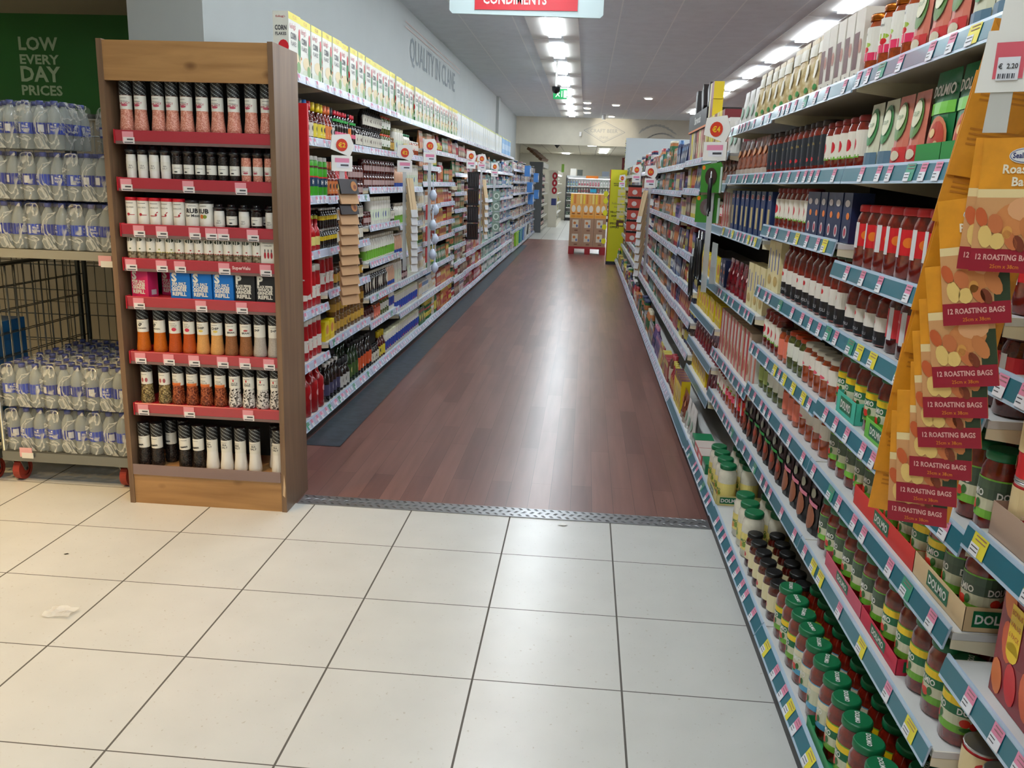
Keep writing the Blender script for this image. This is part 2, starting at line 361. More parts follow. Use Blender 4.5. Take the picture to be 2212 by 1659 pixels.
jar('jampink', 'dark jam jar with pale label', .031, .1, DARKSAUCE, P((70,24,24), .3), deco_plain(.022, .058, P((168,140,136), .4), r=.031, frac=.4), name='jam_jar', one=True, seg=12)
jar('mustard', 'brown mustard jar', .034, .12, M('brown_mustard', (110,76,34), .2, coat=.4), P((120,90,40), .4), deco_plain(.03, .08, P((190,150,60), .4), r=.034, blobs=[(0,.05,.01,.014,P((70,30,24),.4))]), name='mustard_jar')
jar('coffee', 'brown lidded jar with gold label', .040, .13, M('dark_coffee', (52,32,22), .2, coat=.4), P((70,46,26), .4), deco_plain(.03, .085, P((170,130,50), .4), r=.04, blobs=[(0,.058,.012,.015,WHITE)]))

def bottle(key, desc, r, h, body, cap, decos=None, neck=.36, nh=.34, caph=.09, name='sauce_bottle', cat='bottle', capr=None, seg=14, one=False, flat=1.0):
    capr = capr or r*neck*1.15
    z1 = h*(1-nh); zc = h*(1-caph)
    b = MB(); b.lathe([(r*.85, 0), (r, h*.03), (r, z1*.82), (r*.93, z1*.93), (min(r*.97, r*neck*1.5), z1+.03*h), (r*neck, z1+.1*h), (r*neck, zc)], body, seg)
    c = MB(); c.lathe([(capr, zc-.002), (capr*1.02, zc+.3*caph*h), (capr, h-.002), (capr*.9, h)], cap, seg)
    la = MB()
    if decos: decos(la, cyl(r))
    if one:
        for q in (c, la):
            off = len(b.v); b.v += q.v; b.f += [tuple(i+off for i in f) for f in q.f]; b.m += [b.mi(q.mats[k]) for k in q.m]; b.sm += q.sm
        parts = [(name, b)]
    else: parts = [('bottle_body', b), ('cap', c)] + ([('label', la)] if la.f else [])
    K[key] = Kind(name, desc, cat, 2*r+.005, 2*r+.004, h, parts); return K[key]
GLASSDK = M('dark_bottle_glass', (26,18,16), .1, coat=.6); GLASSGR = M('green_bottle_glass', (26,48,22), .1, coat=.6)
PLRED = M('red_squeezy_plastic', (176,20,28), .25, coat=.3); PLGREEN = M('green_squeezy_plastic', (70,170,40), .3, coat=.3); PLWH = M('white_squeezy_plastic', (220,216,204), .3)
bottle('passata', 'tall tomato bottle with black base label', .036, .205, SAUCE, P((40,60,30), .3), lambda mb, fn: (wrap(mb, fn, .036, .008, .052, P((24,24,28), .4)), wrap(mb, fn, .036, .052, .100, P((222,216,206), .4)), mb.blob(fn, 0, .082, .010, .008, RED), mb.blob(fn, -.03, .075, .012, .006, P((220,90,70), .4)), mb.text('NAPOLI', P((200,200,204), .4), fn, 0, .022, .010)), neck=.6, nh=.28, caph=.07, name='passata_bottle', seg=18)
bottle('hp', 'green squeezy bottle with white cap', .034, .23, PLGREEN, WHITE, lambda mb, fn: (wrap(mb, fn, .034, .06, .11, P((12,50,80), .4)), mb.text('HP', WHITE, fn, 0, .075, .022, bold=.05), wrap(mb, fn, .034, .11, .118, RED, .001), wrap(mb, fn, .034, .165, .175, P((90,40,30), .4), .001)), neck=.75, nh=.16, caph=.14)
bottle('ketchup', 'red ketchup bottle with white label', .036, .24, PLRED, PLWH, lambda mb, fn: (wrap(mb, fn, .036, .05, .12, P((214,206,196), .4), frac=.6), mb.blob(fn, 0, .08, .012, .02, RED), mb.text('KETCHUP', P((40,60,30), .4), fn, 0, .1, .007)), neck=.8, nh=.2, caph=.16)
bottle('ketchup_small', 'red chilli sauce bottle', .028, .2, PLRED, P((190,190,60), .4), lambda mb, fn: (wrap(mb, fn, .028, .03, .08, P((214,200,120), .4), frac=.6)), neck=.5, nh=.4)
def bbq(key, colname, body, capc, lab):
    bottle(key, colname, .030, .21, body, capc, lambda mb, fn: (wrap(mb, fn, .030, .02, .095, lab), mb.blob(fn, 0, .065, .014, .016, P((30,26,30), .4)), mb.text('SAUCE', P((236,230,214), .4), fn, 0, .035, .008)), neck=.45, nh=.42, caph=.22, name='sauce_bottle')
bbq('bbq_clear', 'dark dressing bottle', GLASSDK, P((50,50,52), .3), P((196,196,190), .4))
bbq('bbq_yellow', 'yellow dressing bottle', M('yellow_dressing', (206,150,50), .15, coat=.5), P((60,60,60), .3), P((206,176,150), .4))
bbq('bbq_purple', 'purple labelled sauce bottle', GLASSDK, P((60,56,56), .3), P((120,70,160), .4))
bbq('bbq_blue', 'blue capped sauce bottle', DARKSAUCE, P((30,110,190), .3), P((200,190,176), .4))
bbq('bbq_red', 'red capped sauce bottle', DARKSAUCE, P((200,30,40), .3), P((206,196,180), .4))
bbq('bbq_gold', 'yellow capped sauce bottle', DARKSAUCE, P((220,190,30), .3), P((216,196,60), .4))
bbq('bbq_orange', 'orange capped sauce bottle', SAUCE, P((220,110,60), .3), P((210,120,60), .4))
bottle('soy', 'soy sauce bottle with red cap', .027, .2, GLASSDK, P((206,30,50), .3), lambda mb, fn: (wrap(mb, fn, .027, .05, .075, P((214,90,120), .4)), wrap(mb, fn, .027, .135, .15, P((40,150,60), .4), .0003)), neck=.45, nh=.36, caph=.13, name='soy_bottle')
bottle('soy_orange', 'soy bottle with orange label', .027, .2, GLASSDK, BLACK, lambda mb, fn: wrap(mb, fn, .027, .02, .11, P((226,120,40), .4)), neck=.45, nh=.36, name='soy_bottle')
bottle('gbottle', 'sauce bottle with large cream label', .027, .14, GLASSDK, BLACK, lambda mb, fn: (wrap(mb, fn, .027, .02, .085, P((206,200,184), .4), frac=.42), mb.text('G', P((60,20,20), .4), fn, 0, .038, .03, bold=.04)), neck=.5, nh=.3)
bottle('brownbeer', 'small brown bottle with yellow label', .021, .12, GLASSDK, P((200,200,196), .3), lambda mb, fn: wrap(mb, fn, .021, .05, .075, P((220,190,40), .4)), neck=.5, nh=.3, one=True, seg=12)
bottle('vinegar', 'dark bottle with white cap', .032, .24, GLASSDK, WHITE, lambda mb, fn: (wrap(mb, fn, .032, .04, .11, P((70,70,100), .4)), mb.blob(fn, 0, .08, .014, .018, P((190,190,200), .4))), neck=.4, nh=.3, caph=.08, name='vinegar_bottle')
bottle('redjug', 'large red plastic vinegar bottle', .05, .28, PLRED, WHITE, lambda mb, fn: mb.blob(fn, 0, .12, .02, .02, P((220,150,150), .4)), neck=.35, nh=.28, caph=.08, name='vinegar_bottle')
bottle('oil', 'dark green oil bottle', .031, .27, GLASSGR, BLACK, lambda mb, fn: (wrap(mb, fn, .031, .04, .13, P((60,90,40), .4)), mb.blob(fn, 0, .09, .014, .02, P((200,190,120), .4))), neck=.4, nh=.36, name='oil_bottle')
bottle('oil_orange', 'dark bottle with orange label', .031, .26, GLASSDK, P((60,60,60), .3), lambda mb, fn: (wrap(mb, fn, .031, .04, .13, P((206,84,40), .4)), mb.rect(fn, -.012, .012, .05, .07, WHITE, .001, 3)), neck=.4, nh=.36, name='oil_bottle')
bottle('mayo_blue', 'white squeezy bottle with blue label', .03, .17, PLWH, P((206,204,170), .4), lambda mb, fn: (wrap(mb, fn, .03, .03, .1, P((40,70,160), .4)), mb.blob(fn, 0, .045, .014, .01, RED)), neck=.8, nh=.16, caph=.18, name='mayonnaise_bottle')
bottle('mayo_jar', 'white mayonnaise bottle with pale cap', .036, .2, PLWH, P((214,208,180), .4), lambda mb, fn: (wrap(mb, fn, .036, .03, .11, P((206,214,190), .4)), mb.blob(fn, 0, .07, .013, .024, P((40,60,140), .4))), neck=.75, nh=.2, caph=.16, name='mayonnaise_bottle')
bottle('dressing', 'white dressing bottle with green sleeve', .028, .18, PLWH, P((180,170,150), .4), lambda mb, fn: (wrap(mb, fn, .028, .015, .08, LGREEN), wrap(mb, fn, .028, .08, .11, P((214,214,200), .4)), mb.blob(fn, 0, .075, .009, .009, P((80,40,30), .4))), neck=.6, nh=.3, caph=.12, name='dressing_bottle')
bottle('darkdress', 'curved dark dressing bottle', .028, .17, GLASSDK, P((190,186,170), .3), lambda mb, fn: mb.blob(fn, 0, .08, .017, .045, P((214,208,190), .4)), neck=.5, nh=.3, name='dressing_bottle')
bottle('pinkbottle', 'pale pink dressing bottle', .028, .17, M('pink_dressing', (216,170,140), .25), P((210,200,190), .4), lambda mb, fn: wrap(mb, fn, .028, .01, .04, P((40,70,150), .4)), neck=.6, nh=.3, name='dressing_bottle')

def boxk(key, desc, wd, dp, h, m, decos=None, side=None, name='carton', cat='box', top=None, one=True):
    b = MB(); b.box(-wd/2, wd/2, -dp/2, dp/2, 0, h, m)
    if top: b.rect(topz(h), -wd/2, wd/2, -dp/2, dp/2, top, .0005)
    pr = b if one else MB()
    if decos: decos(pr, front(-dp/2))
    if side: side(pr, sidex(wd/2, 0, 0, 1)); side(pr, sidex(-wd/2, 0, 0, -1))
    K[key] = Kind(name, desc, cat, wd+.003, dp, h, [(name, b)] if one else [('carton_body', b), ('printing', pr)]); return K[key]
boxk('bluebox', 'dark blue lasagne box', .085, .06, .19, P((22,44,92), .35), lambda mb, fn: (mb.blob(fn, 0, .165, .026, .012, P((214,206,206), .4)), mb.blob(fn, 0, .165, .022, .009, P((196,30,40), .4), .0012), mb.text('Barilla', WHITE, fn, 0, .162, .008, .0016), mb.rect(fn, -.02, .02, .03, .12, P((196,176,120), .4))), name='pasta_box')
boxk('bluepack', 'dark blue sauce box with oval badge', .075, .06, .14, P((28,42,78), .35), lambda mb, fn: (mb.blob(fn, 0, .11, .022, .010, P((214,206,206), .4)), mb.blob(fn, 0, .03, .016, .018, P((214,206,206), .4)), mb.blob(fn, 0, .03, .010, .012, P((190,60,80), .4), .0012), mb.blob(fn, .012, .075, .014, .010, ORN)), name='sauce_box')
boxk('creambox', 'cream lasagne box with blue tag', .10, .06, .19, P((222,208,156), .4), lambda mb, fn: (mb.rect(fn, -.03, -.018, .08, .16, P((70,100,170), .4)), mb.rect(fn, .022, .034, .07, .15, P((70,84,160), .4)), mb.blob(fn, 0, .04, .03, .02, P((190,160,90), .4))), name='pasta_box')
boxk('greenpack', 'flat green and red carton', .13, .1, .05, P((20,112,70), .35), lambda mb, fn: mb.rect(fn, -.04, .04, .015, .035, P((206,214,206), .4)), name='carton', top=P((20,120,76), .35))
boxk('redpack', 'flat red and white carton', .13, .1, .05, P((206,60,60), .35), lambda mb, fn: mb.rect(fn, -.04, .04, .015, .035, WHITE), name='carton', top=P((206,190,180), .35))
boxk('yellowbox', 'yellow and maroon cake mix box', .07, .055, .2, P((226,196,30), .35), lambda mb, fn: (mb.rect(fn, -.035, .035, .165, .2, P((96,26,36), .4)), mb.blob(fn, 0, .10, .026, .034, P((206,180,120), .4)), mb.blob(fn, 0, .05, .02, .02, P((180,120,60), .4))), name='cake_mix_box', top=P((96,26,36), .35))
boxk('ricebox', 'tall brown and white rice pack', .08, .06, .2, P((214,208,196), .4), lambda mb, fn: (mb.rect(fn, -.04, .005, .03, .14, P((92,30,24), .4)), mb.blob(fn, .02, .1, .014, .02, P((170,110,90), .4)), mb.rect(fn, -.04, .04, 0, .04, P((214,206,190), .4), .001), mb.text('P', INK, fn, 0, .01, .02, .0016)), name='rice_pack')
boxk('garlicbox', 'tall red and white bread box', .075, .05, .22, P((200,176,150), .4), lambda mb, fn: (mb.rect(fn, -.037, -.01, 0, .22, P((190,30,44), .4)), mb.rect(fn, .0, .03, .1, .2, P((214,206,200), .4)), mb.blob(fn, .01, .06, .02, .026, P((170,110,80), .4))), name='bread_box')
boxk('whitetall', 'narrow white tea box', .05, .05, .19, P((220,216,208), .4), lambda mb, fn: (mb.rect(fn, -.018, .018, .02, .17, P((190,110,90), .4))), name='tea_box')
def multi(mb, fn):
    mb.blob(fn, -.01, .13, .05, .04, P((120,16,30), .4))
    mb.text('Chopped', P((226,180,180), .4), fn, 0, .235, .018, .0016, maxw=.12); mb.text('tomatoes', P((226,180,180), .4), fn, 0, .21, .014, .0016, maxw=.1)
    for u, v, a, b, m in [(-.06,.2,.02,.035,ORN), (-.05,.12,.018,.04,P((206,90,50),.4)), (.06,.12,.022,.05,P((220,110,60),.4)), (.03,.06,.02,.045,P((214,100,60),.4)), (-.02,.05,.02,.04,RED), (-.065,.04,.018,.035,P((220,120,60),.4)), (.06,.2,.02,.035,P((200,60,40),.4))]:
        mb.blob(fn, u, v, a, b, m, .001, rot=.2)
    mb.rect(fn, -.05, -.01, .11, .2, YEL, .0018); mb.blob(fn, -.03, .11, .02, .02, YEL, .0018)
    for k, t in enumerate(('BONUS', 'VALUE', '6 PACK')): mb.text(t, P((190,80,20), .4), fn, -.03, .18-.022*k, .010, .0024, maxw=.034)
boxk('multipack', 'red multipack box of chopped tomatoes', .17, .13, .26, P((134,22,34), .3), multi, name='tomato_multipack')
boxk('yellowpack', 'yellow sauce packet box', .09, .05, .12, P((226,204,20), .35), lambda mb, fn: (mb.blob(fn, 0, .07, .03, .03, P((206,130,70), .4)), mb.rect(fn, -.045, .045, 0, .03, P((206,170,30), .4))), name='packet_box')

def canm(mb, r, h, body, seg=16, z=0, x=0):
    mb.lathe([(r, z), (r, z+h*.03), (r*.98, z+h*.05, body), (r*.98, z+h*.95, P((190,190,190), .3, metal=.8)), (r, z+h*.97), (r, z+h), (r*.9, z+h-.002)], P((190,190,190), .3, metal=.8), seg, (x, 0, 0))
def romacan():
    b = MB(); r, h = .037, .11; canm(b, r, h, RED, 18); la = MB(); fn = cyl(r)
    wrap(la, fn, r, .05, .1, P((222,200,150), .4), frac=.5)
    for k in (-1, 1):
        u = k*.045; la.blob(fn, u, .075, .02, .016, RED, .0008); la.text('ROMA', WHITE, fn, u, .072, .008, maxw=.03)
        la.text('TOMATOES', P((240,200,190), .4), fn, u, .048, .008, maxw=.045); la.blob(fn, u+.01, .025, .024, .014, P((222,196,140), .4)); la.blob(fn, u-.02, .03, .010, .010, P((160,20,20), .4), .0012)
    K['roma'] = Kind('tomato_can', 'red and cream tomato tin', 'can', .078, .078, h, [('can_body', b), ('label', la)])
romacan()
def pouch(key, desc, wd, h, base, decos, name='sauce_pouch', dp=.035, cat='pouch', one=True):
    b = MB(); n = 5; prof = [(0, 1.0), (.25, .95), (.6, .62), (.88, .22), (1, .02)]
    xs = [-1, -.6, 0, .6, 1]
    grid = lambda s: [[(wd/2*x*(1-.06*(t > .9)), s*dp/2*d*(1-.75*x*x), h*t) for x in xs] for t, d in prof]
    for s in (-1, 1):
        g = grid(s)
        for j in range(4):
            for i in range(4):
                q = [g[j][i], g[j][i+1], g[j+1][i+1], g[j+1][i]]; b.face(q if s < 0 else q[::-1], base, True)
    def fn(u, v, o=0):
        t = min(max(v/h, 0), 1); d = 1.0
        for (a, c), (a2, c2) in zip(prof, prof[1:]):
            if a <= t <= a2: d = c+(c2-c)*(t-a)/(a2-a)
        x = u/(wd/2); 
        return (u, -dp/2*d*max(0, 1-.75*x*x)-o-.0012, v)
    decos(b, fn)
    K[key] = Kind(name, desc, cat, wd+.004, dp, h, [(name, b)]); return K[key]
def pband(mb, fn, wd, v0, v1, m, o=.0005, n=4, nv=3):
    for j in range(nv):
        mb.rect(fn, -wd/2*.98, wd/2*.98, v0+(v1-v0)*j/nv, v0+(v1-v0)*(j+1)/nv, m, o, n)
pouch('dolpouch', 'green pasta sauce pouch', .13, .2, P((24,110,60), .3), lambda mb, fn: (pband(mb, fn, .13, .11, .135, P((110,190,60), .35), .001, nv=2), mb.text('DOLMIO', WHITE, fn, 0, .148, .022, .003, bold=.03, maxw=.115), mb.blob(fn, .01, .055, .046, .05, P((206,120,80), .4), .004, 18), mb.blob(fn, .012, .055, .036, .04, P((186,60,40), .4), .0045, 14), mb.blob(fn, -.004, .07, .014, .01, P((226,190,130), .4), .005), mb.blob(fn, .02, .04, .012, .014, P((220,176,130), .4), .005)))
pouch('pinkpouch', 'pink and green soup pouch', .095, .17, P((206,120,100), .35), lambda mb, fn: (mb.blob(fn, 0, .11, .034, .045, P((90,130,60), .4), .002, 16), mb.blob(fn, 0, .12, .026, .03, P((216,214,180), .4), .0035, 14), mb.text('SOUP', P((60,110,60), .4), fn, 0, .115, .010, .005), pband(mb, fn, .095, .01, .05, P((206,60,60), .4), .002), mb.blob(fn, .01, .03, .02, .012, P((216,206,180), .4), .004)), name='soup_pouch')
pouch('greensoup', 'green and cream soup pouch', .095, .17, P((206,206,180), .35), lambda mb, fn: (mb.blob(fn, 0, .11, .036, .048, P((60,130,70), .4), .002, 16), mb.blob(fn, 0, .115, .026, .032, P((220,220,190), .4), .0035, 14), mb.text('SOUP', P((60,110,60), .4), fn, 0, .11, .010, .005), pband(mb, fn, .095, .01, .045, P((90,120,140), .4), .002)), name='soup_pouch')
pouch('orangesoup', 'orange and yellow soup pouch', .095, .17, P((226,190,90), .35), lambda mb, fn: (mb.blob(fn, 0, .11, .034, .045, P((226,110,50), .4), .002, 16), mb.blob(fn, 0, .12, .024, .026, P((230,220,160), .4), .0035, 14), pband(mb, fn, .095, .01, .04, P((216,206,180), .4), .002)), name='soup_pouch')
DARKPK = M('black_foil', (24,22,24), .3)
pouch('darkpouch', 'black and brown noodle pouch', .1, .17, DARKPK, lambda mb, fn: (mb.blob(fn, 0, .05, .038, .04, P((110,60,40), .4), .002, 14), mb.blob(fn, .01, .06, .02, .016, P((150,60,40), .4), .004), mb.blob(fn, 0, .125, .022, .014, P((150,156,140), .4), .003), mb.rect(fn, -.045, .045, .088, .098, P((40,130,60), .4), .003, 3)), name='noodle_pouch')
pouch('pinkfoil', 'black pouch with pink stripe', .1, .17, DARKPK, lambda mb, fn: (mb.blob(fn, 0, .05, .038, .038, P((150,90,60), .4), .002, 14), mb.blob(fn, 0, .125, .022, .014, P((176,180,160), .4), .003), mb.rect(fn, -.045, .045, .088, .1, P((206,120,140), .4), .003, 3)), name='noodle_pouch')
pouch('pastabag', 'clear bag of cream pasta', .11, .21, M('pale_pasta', (214,200,160), .35, col2=(176,150,96), scale=50), lambda mb, fn: (pband(mb, fn, .11, .15, .19, P((214,212,196), .4), .001), mb.blob(fn, 0, .1, .02, .03, P((226,222,206), .4), .003), mb.blob(fn, .02, .04, .014, .01, P((60,140,70), .4), .003)), name='pasta_bag', dp=.05, cat='bag')
pouch('brownbag', 'clear bag of brown pasta', .11, .17, M('brown_pasta', (150,76,44), .3, col2=(96,44,26), scale=70), lambda mb, fn: (mb.blob(fn, 0, .11, .03, .018, P((190,120,60), .4), .003), pband(mb, fn, .11, .0, .035, P((176,160,146), .3), .002)), name='pasta_bag', dp=.05, cat='bag')
pouch('redbag', 'dark red kidney bean bag', .1, .16, M('red_bean_bag', (130,16,30), .2, coat=.5, var=.4, scale=60), lambda mb, fn: mb.blob(fn, .01, .1, .01, .01, P((220,190,190), .4), .003), name='bean_bag', dp=.05, cat='bag')
pouch('whitebag', 'white pasta bag', .11, .17, P((214,212,206), .4), lambda mb, fn: mb.blob(fn, 0, .07, .03, .03, P((150,180,160), .4), .003), name='pasta_bag', dp=.05, cat='bag')
pouch('greenbag', 'green stand up snack pouch', .09, .15, P((30,110,50), .35), lambda mb, fn: (mb.blob(fn, 0, .07, .02, .03, P((214,200,170), .4), .003), mb.rect(fn, -.03, .03, .11, .13, WHITE, .003, 2)), name='snack_pouch')

# ---------------------------------------------------------------- room shell
CZ = 3.28
T = 0.45
tile = grid_mat('speckled_cream_floor_tiles', (208,208,203), (84,80,74), T, T, -2.069, 3.1704, .0062, .0042, .285, (70, .27, (186,181,170)), spec=.8)
tile2 = MATS['speckled_cream_floor_tiles']
planks = plank_mat('reddish_brown_vinyl_planks')
darkvinyl = M('blue_grey_vinyl_strip', (60,70,78), .4, var=.25, scale=18)
ceil = grid_mat('mineral_ceiling_tiles', (224,230,234), (238,242,242), .6, .6, -.33, .6, .014, .005, .85, (40, .3, (214,220,224)), spec=.2)
ceil_low = grid_mat('low_ceiling_tiles', (216,208,190), (160,152,138), .6, .6, -.33, .6, .02, .02, .85, spec=.2)
wallm = M('off_white_paint', (170,174,172), .75, var=.01, scale=3)
wallwarm = M('warm_off_white_paint', (204,198,180), .75, var=.03, scale=3)
def quadz(x0, x1, y0, y1, z, m, th=.02):
    b = MB(); b.box(x0, x1, y0, y1, z-th, z, m); return b
fb = MB(); fb.box(-6, 4, -3, 3.565, -.1, 0, tile); struct('floor', fb)
fb = MB(); fb.box(-6, -1.62, 3.565, 24.0, -.1, 0, tile); struct('floor', fb)
fb = MB(); fb.box(-1.62, 8, 3.565, 23.2, -.1, 0, planks)
struct('floor', fb)
fb = MB(); fb.box(-1.62, 8, 23.2, 37, -.1, 0, tile); fb.box(-6, -1.62, 24.0, 37, -.1, 0, tile); struct('floor', fb)
fb = MB(); fb.v = []; fb.face([(-1.51,4.42,.002),(-1.30,4.42,.002),(-1.36,20.7,.002),(-1.51,20.7,.002)], darkvinyl); struct('trim_1', fb)
# aluminium checker plate threshold
alu = M('aluminium_tread_plate', (150,152,154), .32, .75)
tp = MB(); tp.box(-1.25, .624, 3.562, 3.668, 0, .004, alu)
for i in range(52):
    for j in range(3):
        x = -1.235 + i*.036 + (j % 2)*.018; y = 3.580 + j*.036; s = 1 if j % 2 else -1
        ps = [(-.013,-.004*s),(0,-.004),(.013,.004*s),(0,.004)]
        if x > .608: continue
        tp.face([(x+p[0], y+p[1]+p[0]*.3*s, .0045 + (.003 if abs(p[0]) < .01 else 0)) for p in ps], alu)
struct('trim_2', tp)
cb = MB(); cb.box(-2.05, 8, -3, 24.6, CZ, CZ+.1, ceil); struct('ceiling', cb)
cb = MB(); cb.box(-6, 8, 24.75, 37, 2.69, 2.8, ceil_low); struct('ceiling', cb)
cb = MB(); cb.box(-6, -2.05, -3, 4.62, CZ, CZ+.1, ceil); struct('ceiling', cb)
sf = MB(); sf.box(-6, -2.462, 4.6, 5.24, 2.36, 2.5, M('grey_beige_soffit', (140,134,122), .8)); struct('ceiling', sf)
wl = MB(); wl.box(-2.462, -2.05, 4.6, 24.6, 0, CZ, wallm); struct('wall_left', wl)
wl = MB(); wl.box(-2.3, -2.05, 24.6, 26.3, 0, 2.69, wallwarm); struct('wall_left', wl)
pl = MB(); pl.box(-2.05, -1.99, 19.2, 19.5, 1.82, CZ, wallm); struct('trim_3', pl)
gw = MB(); gw.box(-6, -2.462, 5.2, 5.3, 0, 1.77, grid_mat('pale_back_wall_panels', (150,144,130), (84,80,72), .32, .26, -3.0, .1, .006, .006, .6, axes=(0,2)))
gw.box(-6, -2.462, 5.18, 5.3, 1.77, 2.36, M('dark_green_painted_panel', (22,92,28), .55, var=.08, scale=2)); gw.box(-6, -2.462, 5.17, 5.2, 1.755, 1.775, P((170,168,160), .5))
struct('wall_back', gw)
bk = MB(); bk.box(-2.05, 8, 24.6, 24.75, 2.54, CZ, wallwarm); struct('wall_bulkhead', bk)
bw = MB(); bw.box(-6, 8, 36.8, 36.9, 0, 2.69, wallwarm); struct('wall_far', bw)
rw = MB(); rw.box(8, 8.1, -3, 37, 0, CZ, wallm); struct('wall_right', rw)
fw = MB(); fw.box(-6, 8, -3.1, -3, 0, CZ, wallwarm); struct('wall_front', fw)
lw = MB(); lw.box(-6.1, -6, -3, 37, 0, CZ, wallwarm); struct('wall_left', lw)

# wall lettering
greyink = P((104,113,117), .6); fadeink = P((168,166,158), .6)
q = MB(); fn = lambda u, v, o=0: (-2.05+o+.002, u, v)
q.text('QUALITY IN CLANE', greyink, fn, 11.58, 2.76, .26, bold=.01, maxw=3.72)
tag(q.build('wall_lettering'), 'grey lettering QUALITY IN CLANE on the left wall above the cereal boxes', 'lettering')
q = MB(); q.rect(fn, 9.67, 13.7, 3.125, 3.135, P((206,178,170), .6), .003); q.rect(fn, 9.67, 13.7, 3.07, 3.08, P((206,178,170), .6), .003)
tag(q.build('wall_stripe'), 'pair of thin pink stripes above the grey wall lettering', 'stripe')
q = MB(); fn = front(5.178, 0, 0); gl = P((150,172,140), .6)
for t, v, h, wd in (('LOW', 2.155, .072, .25), ('EVERY', 2.075, .052, .25), ('DAY', 1.975, .085, .255), ('PRICES', 1.895, .055, .26)):
    q.text(t, gl, fn, -3.345, v, h, bold=.03, maxw=wd, sx=1.3)
tag(q.build('wall_lettering'), 'pale lettering LOW EVERY DAY PRICES on the dark green wall', 'lettering')
q = MB(); fn = front(24.598)
def ring(mb, pts, wd, m, fn):
    n = len(pts)
    for i in range(n):
        a = Vector(pts[i]); b = Vector(pts[(i+1) % n]); d = (b-a).normalized(); nn = Vector((-d.y, d.x))*wd/2
        mb.face([fn(*(a+nn), .002), fn(*(b+nn), .002), fn(*(b-nn), .002), fn(*(a-nn), .002)], m)
ring(q, [(-.16,2.95),(.4,3.2),(.98,2.92),(.4,2.63)], .02, fadeink, fn); ring(q, [(-.09,2.95),(.4,3.16),(.91,2.92),(.4,2.67)], .008, fadeink, fn)
q.text('CRAFT BEER', fadeink, fn, .4, 2.90, .095, bold=.02, maxw=.86); q.text('thirst', fadeink, fn, .4, 2.74, .08, maxw=.3)
tag(q.build('wall_emblem'), 'faded diamond emblem reading CRAFT BEER on the far bulkhead', 'emblem')
q = MB()
for k in range(9):
    a = .25 + k*.12; q.blob(fn, 1.62+1.0*(k/9.0)-.2, 2.85+.33*math.sin(a*2.2)-.05, .10, .022, fadeink, rot=.9-k*.17)
    q.blob(fn, 1.72+.75*(k/9.0)-.1, 2.72+.25*math.sin(a*2.0)-.05, .08, .018, fadeink, rot=.7-k*.12)
tag(q.build('wall_emblem'), 'faded grey wheat ear drawing on the far bulkhead', 'emblem')
q = MB(); q.box(-.28, -.22, 24.53, 24.6, 2.78, 2.9, WHITE); tag(q.build('wall_sensor'), 'small white sensor box on the bulkhead left of the diamond emblem', 'sensor')

# ---------------------------------------------------------------- ceiling lights
glow = M('fluorescent_diffuser', (241,249,255), .5, emit=LIGHT)
frame_m = P((224,222,216), .5)
fl = MB(); fl.box(-.30,-.10,-.88,.88,-.006,0,frame_m); fl.box(.10,.30,-.88,.88,-.006,0,frame_m)
dm = MB(); dm.box(-.075,.075,-.58,.58,-.035,-.004,glow)
LK = Kind('ceiling_light', '', 'light', .6, 1.2, .03, [('frame', fl), ('diffuser', dm)])
n = 0
for rx, nm, ys in ((-.49, 'row above the aisle', [-1.9+1.8*k for k in range(15)]), (2.52, 'row above the right shelving', [-1.9+1.8*k for k in range(14)]), (5.4, 'row at the far right side', [-1.9+3.6*k for k in range(7)])):
    for k, y in enumerate(ys):
        if -.49 == rx and 3.0 < y < 3.6: pass
        LK.place((rx, y, CZ), 0, 'recessed tube light, %s of the %s' % (ordw(k+1), nm), 'tube lights')
for k, (x, y) in enumerate([(-.08,20.05),(-.08,21.4),(-.08,22.7),(.57,20.4),(.56,23.7),(1.19,18.7)]):
    s = empty('spotlight', (x, y, CZ)); tag(s, 'small round ceiling spotlight, %s of the cluster before the bulkhead' % ordw(k+1), 'light', 'ceiling spotlights')
    b = MB(); b.lathe([(.10,-.015),(.10,0)], frame_m, 16); b.build('rim', s)
    b = MB(); b.lathe([(.075,-.03),(.08,-.015)], M('warm_spot_glow', (255,244,220), .5, emit=14), 14); b.build('lamp_face', s)
for k, (x, y) in enumerate([(.55,30.2),(.55,31.8),(.55,33.4),(.1,27.5),(-.9,35.2),(2.6,28.5),(2.6,32.5),(-3.2,28.5),(-3.2,32.5)]):  # some of these are added to brighten the zone beyond the bulkhead
    s = empty('ceiling_light', (x, y, 2.69)); tag(s, 'small bright light in the low far ceiling, %s from the bulkhead' % ordw(k+1), 'light', 'low ceiling lights')
    b = MB(); b.box(-.14,.14,-.4,.4,-.02,0,glow); b.build('diffuser', s)
def spot(name, loc, tgt, e, col, size, r=.06):
    d = bpy.data.lights.new(name, 'SPOT'); o = bpy.data.objects.new(name, d); COL.objects.link(o); o.location = loc
    o.rotation_euler = (Vector(tgt)-Vector(loc)).to_track_quat('-Z', 'Y').to_euler(); d.energy = e; d.color = col; d.spot_size = size; d.spot_blend = .6; d.shadow_soft_size = r
    return o
WARM = (1.0, .68, .30)
for k, (x, y) in enumerate([(-3.2, 2.3), (-2.3, 1.7), (-4.2, 3.0)]):
    f = empty('downlight', (x, y, CZ)); tag(f, 'warm downlight over the bottled water cages, %s of three' % ordw(k+1), 'light', 'warm downlights')
    b = MB(); b.lathe([(.08,-.02),(.09,0)], frame_m, 14); b.build('rim', f)
    s = spot('lamp', (0, 0, -.04), (.0, .35, -3), 170, WARM, 1.5); s.parent = f
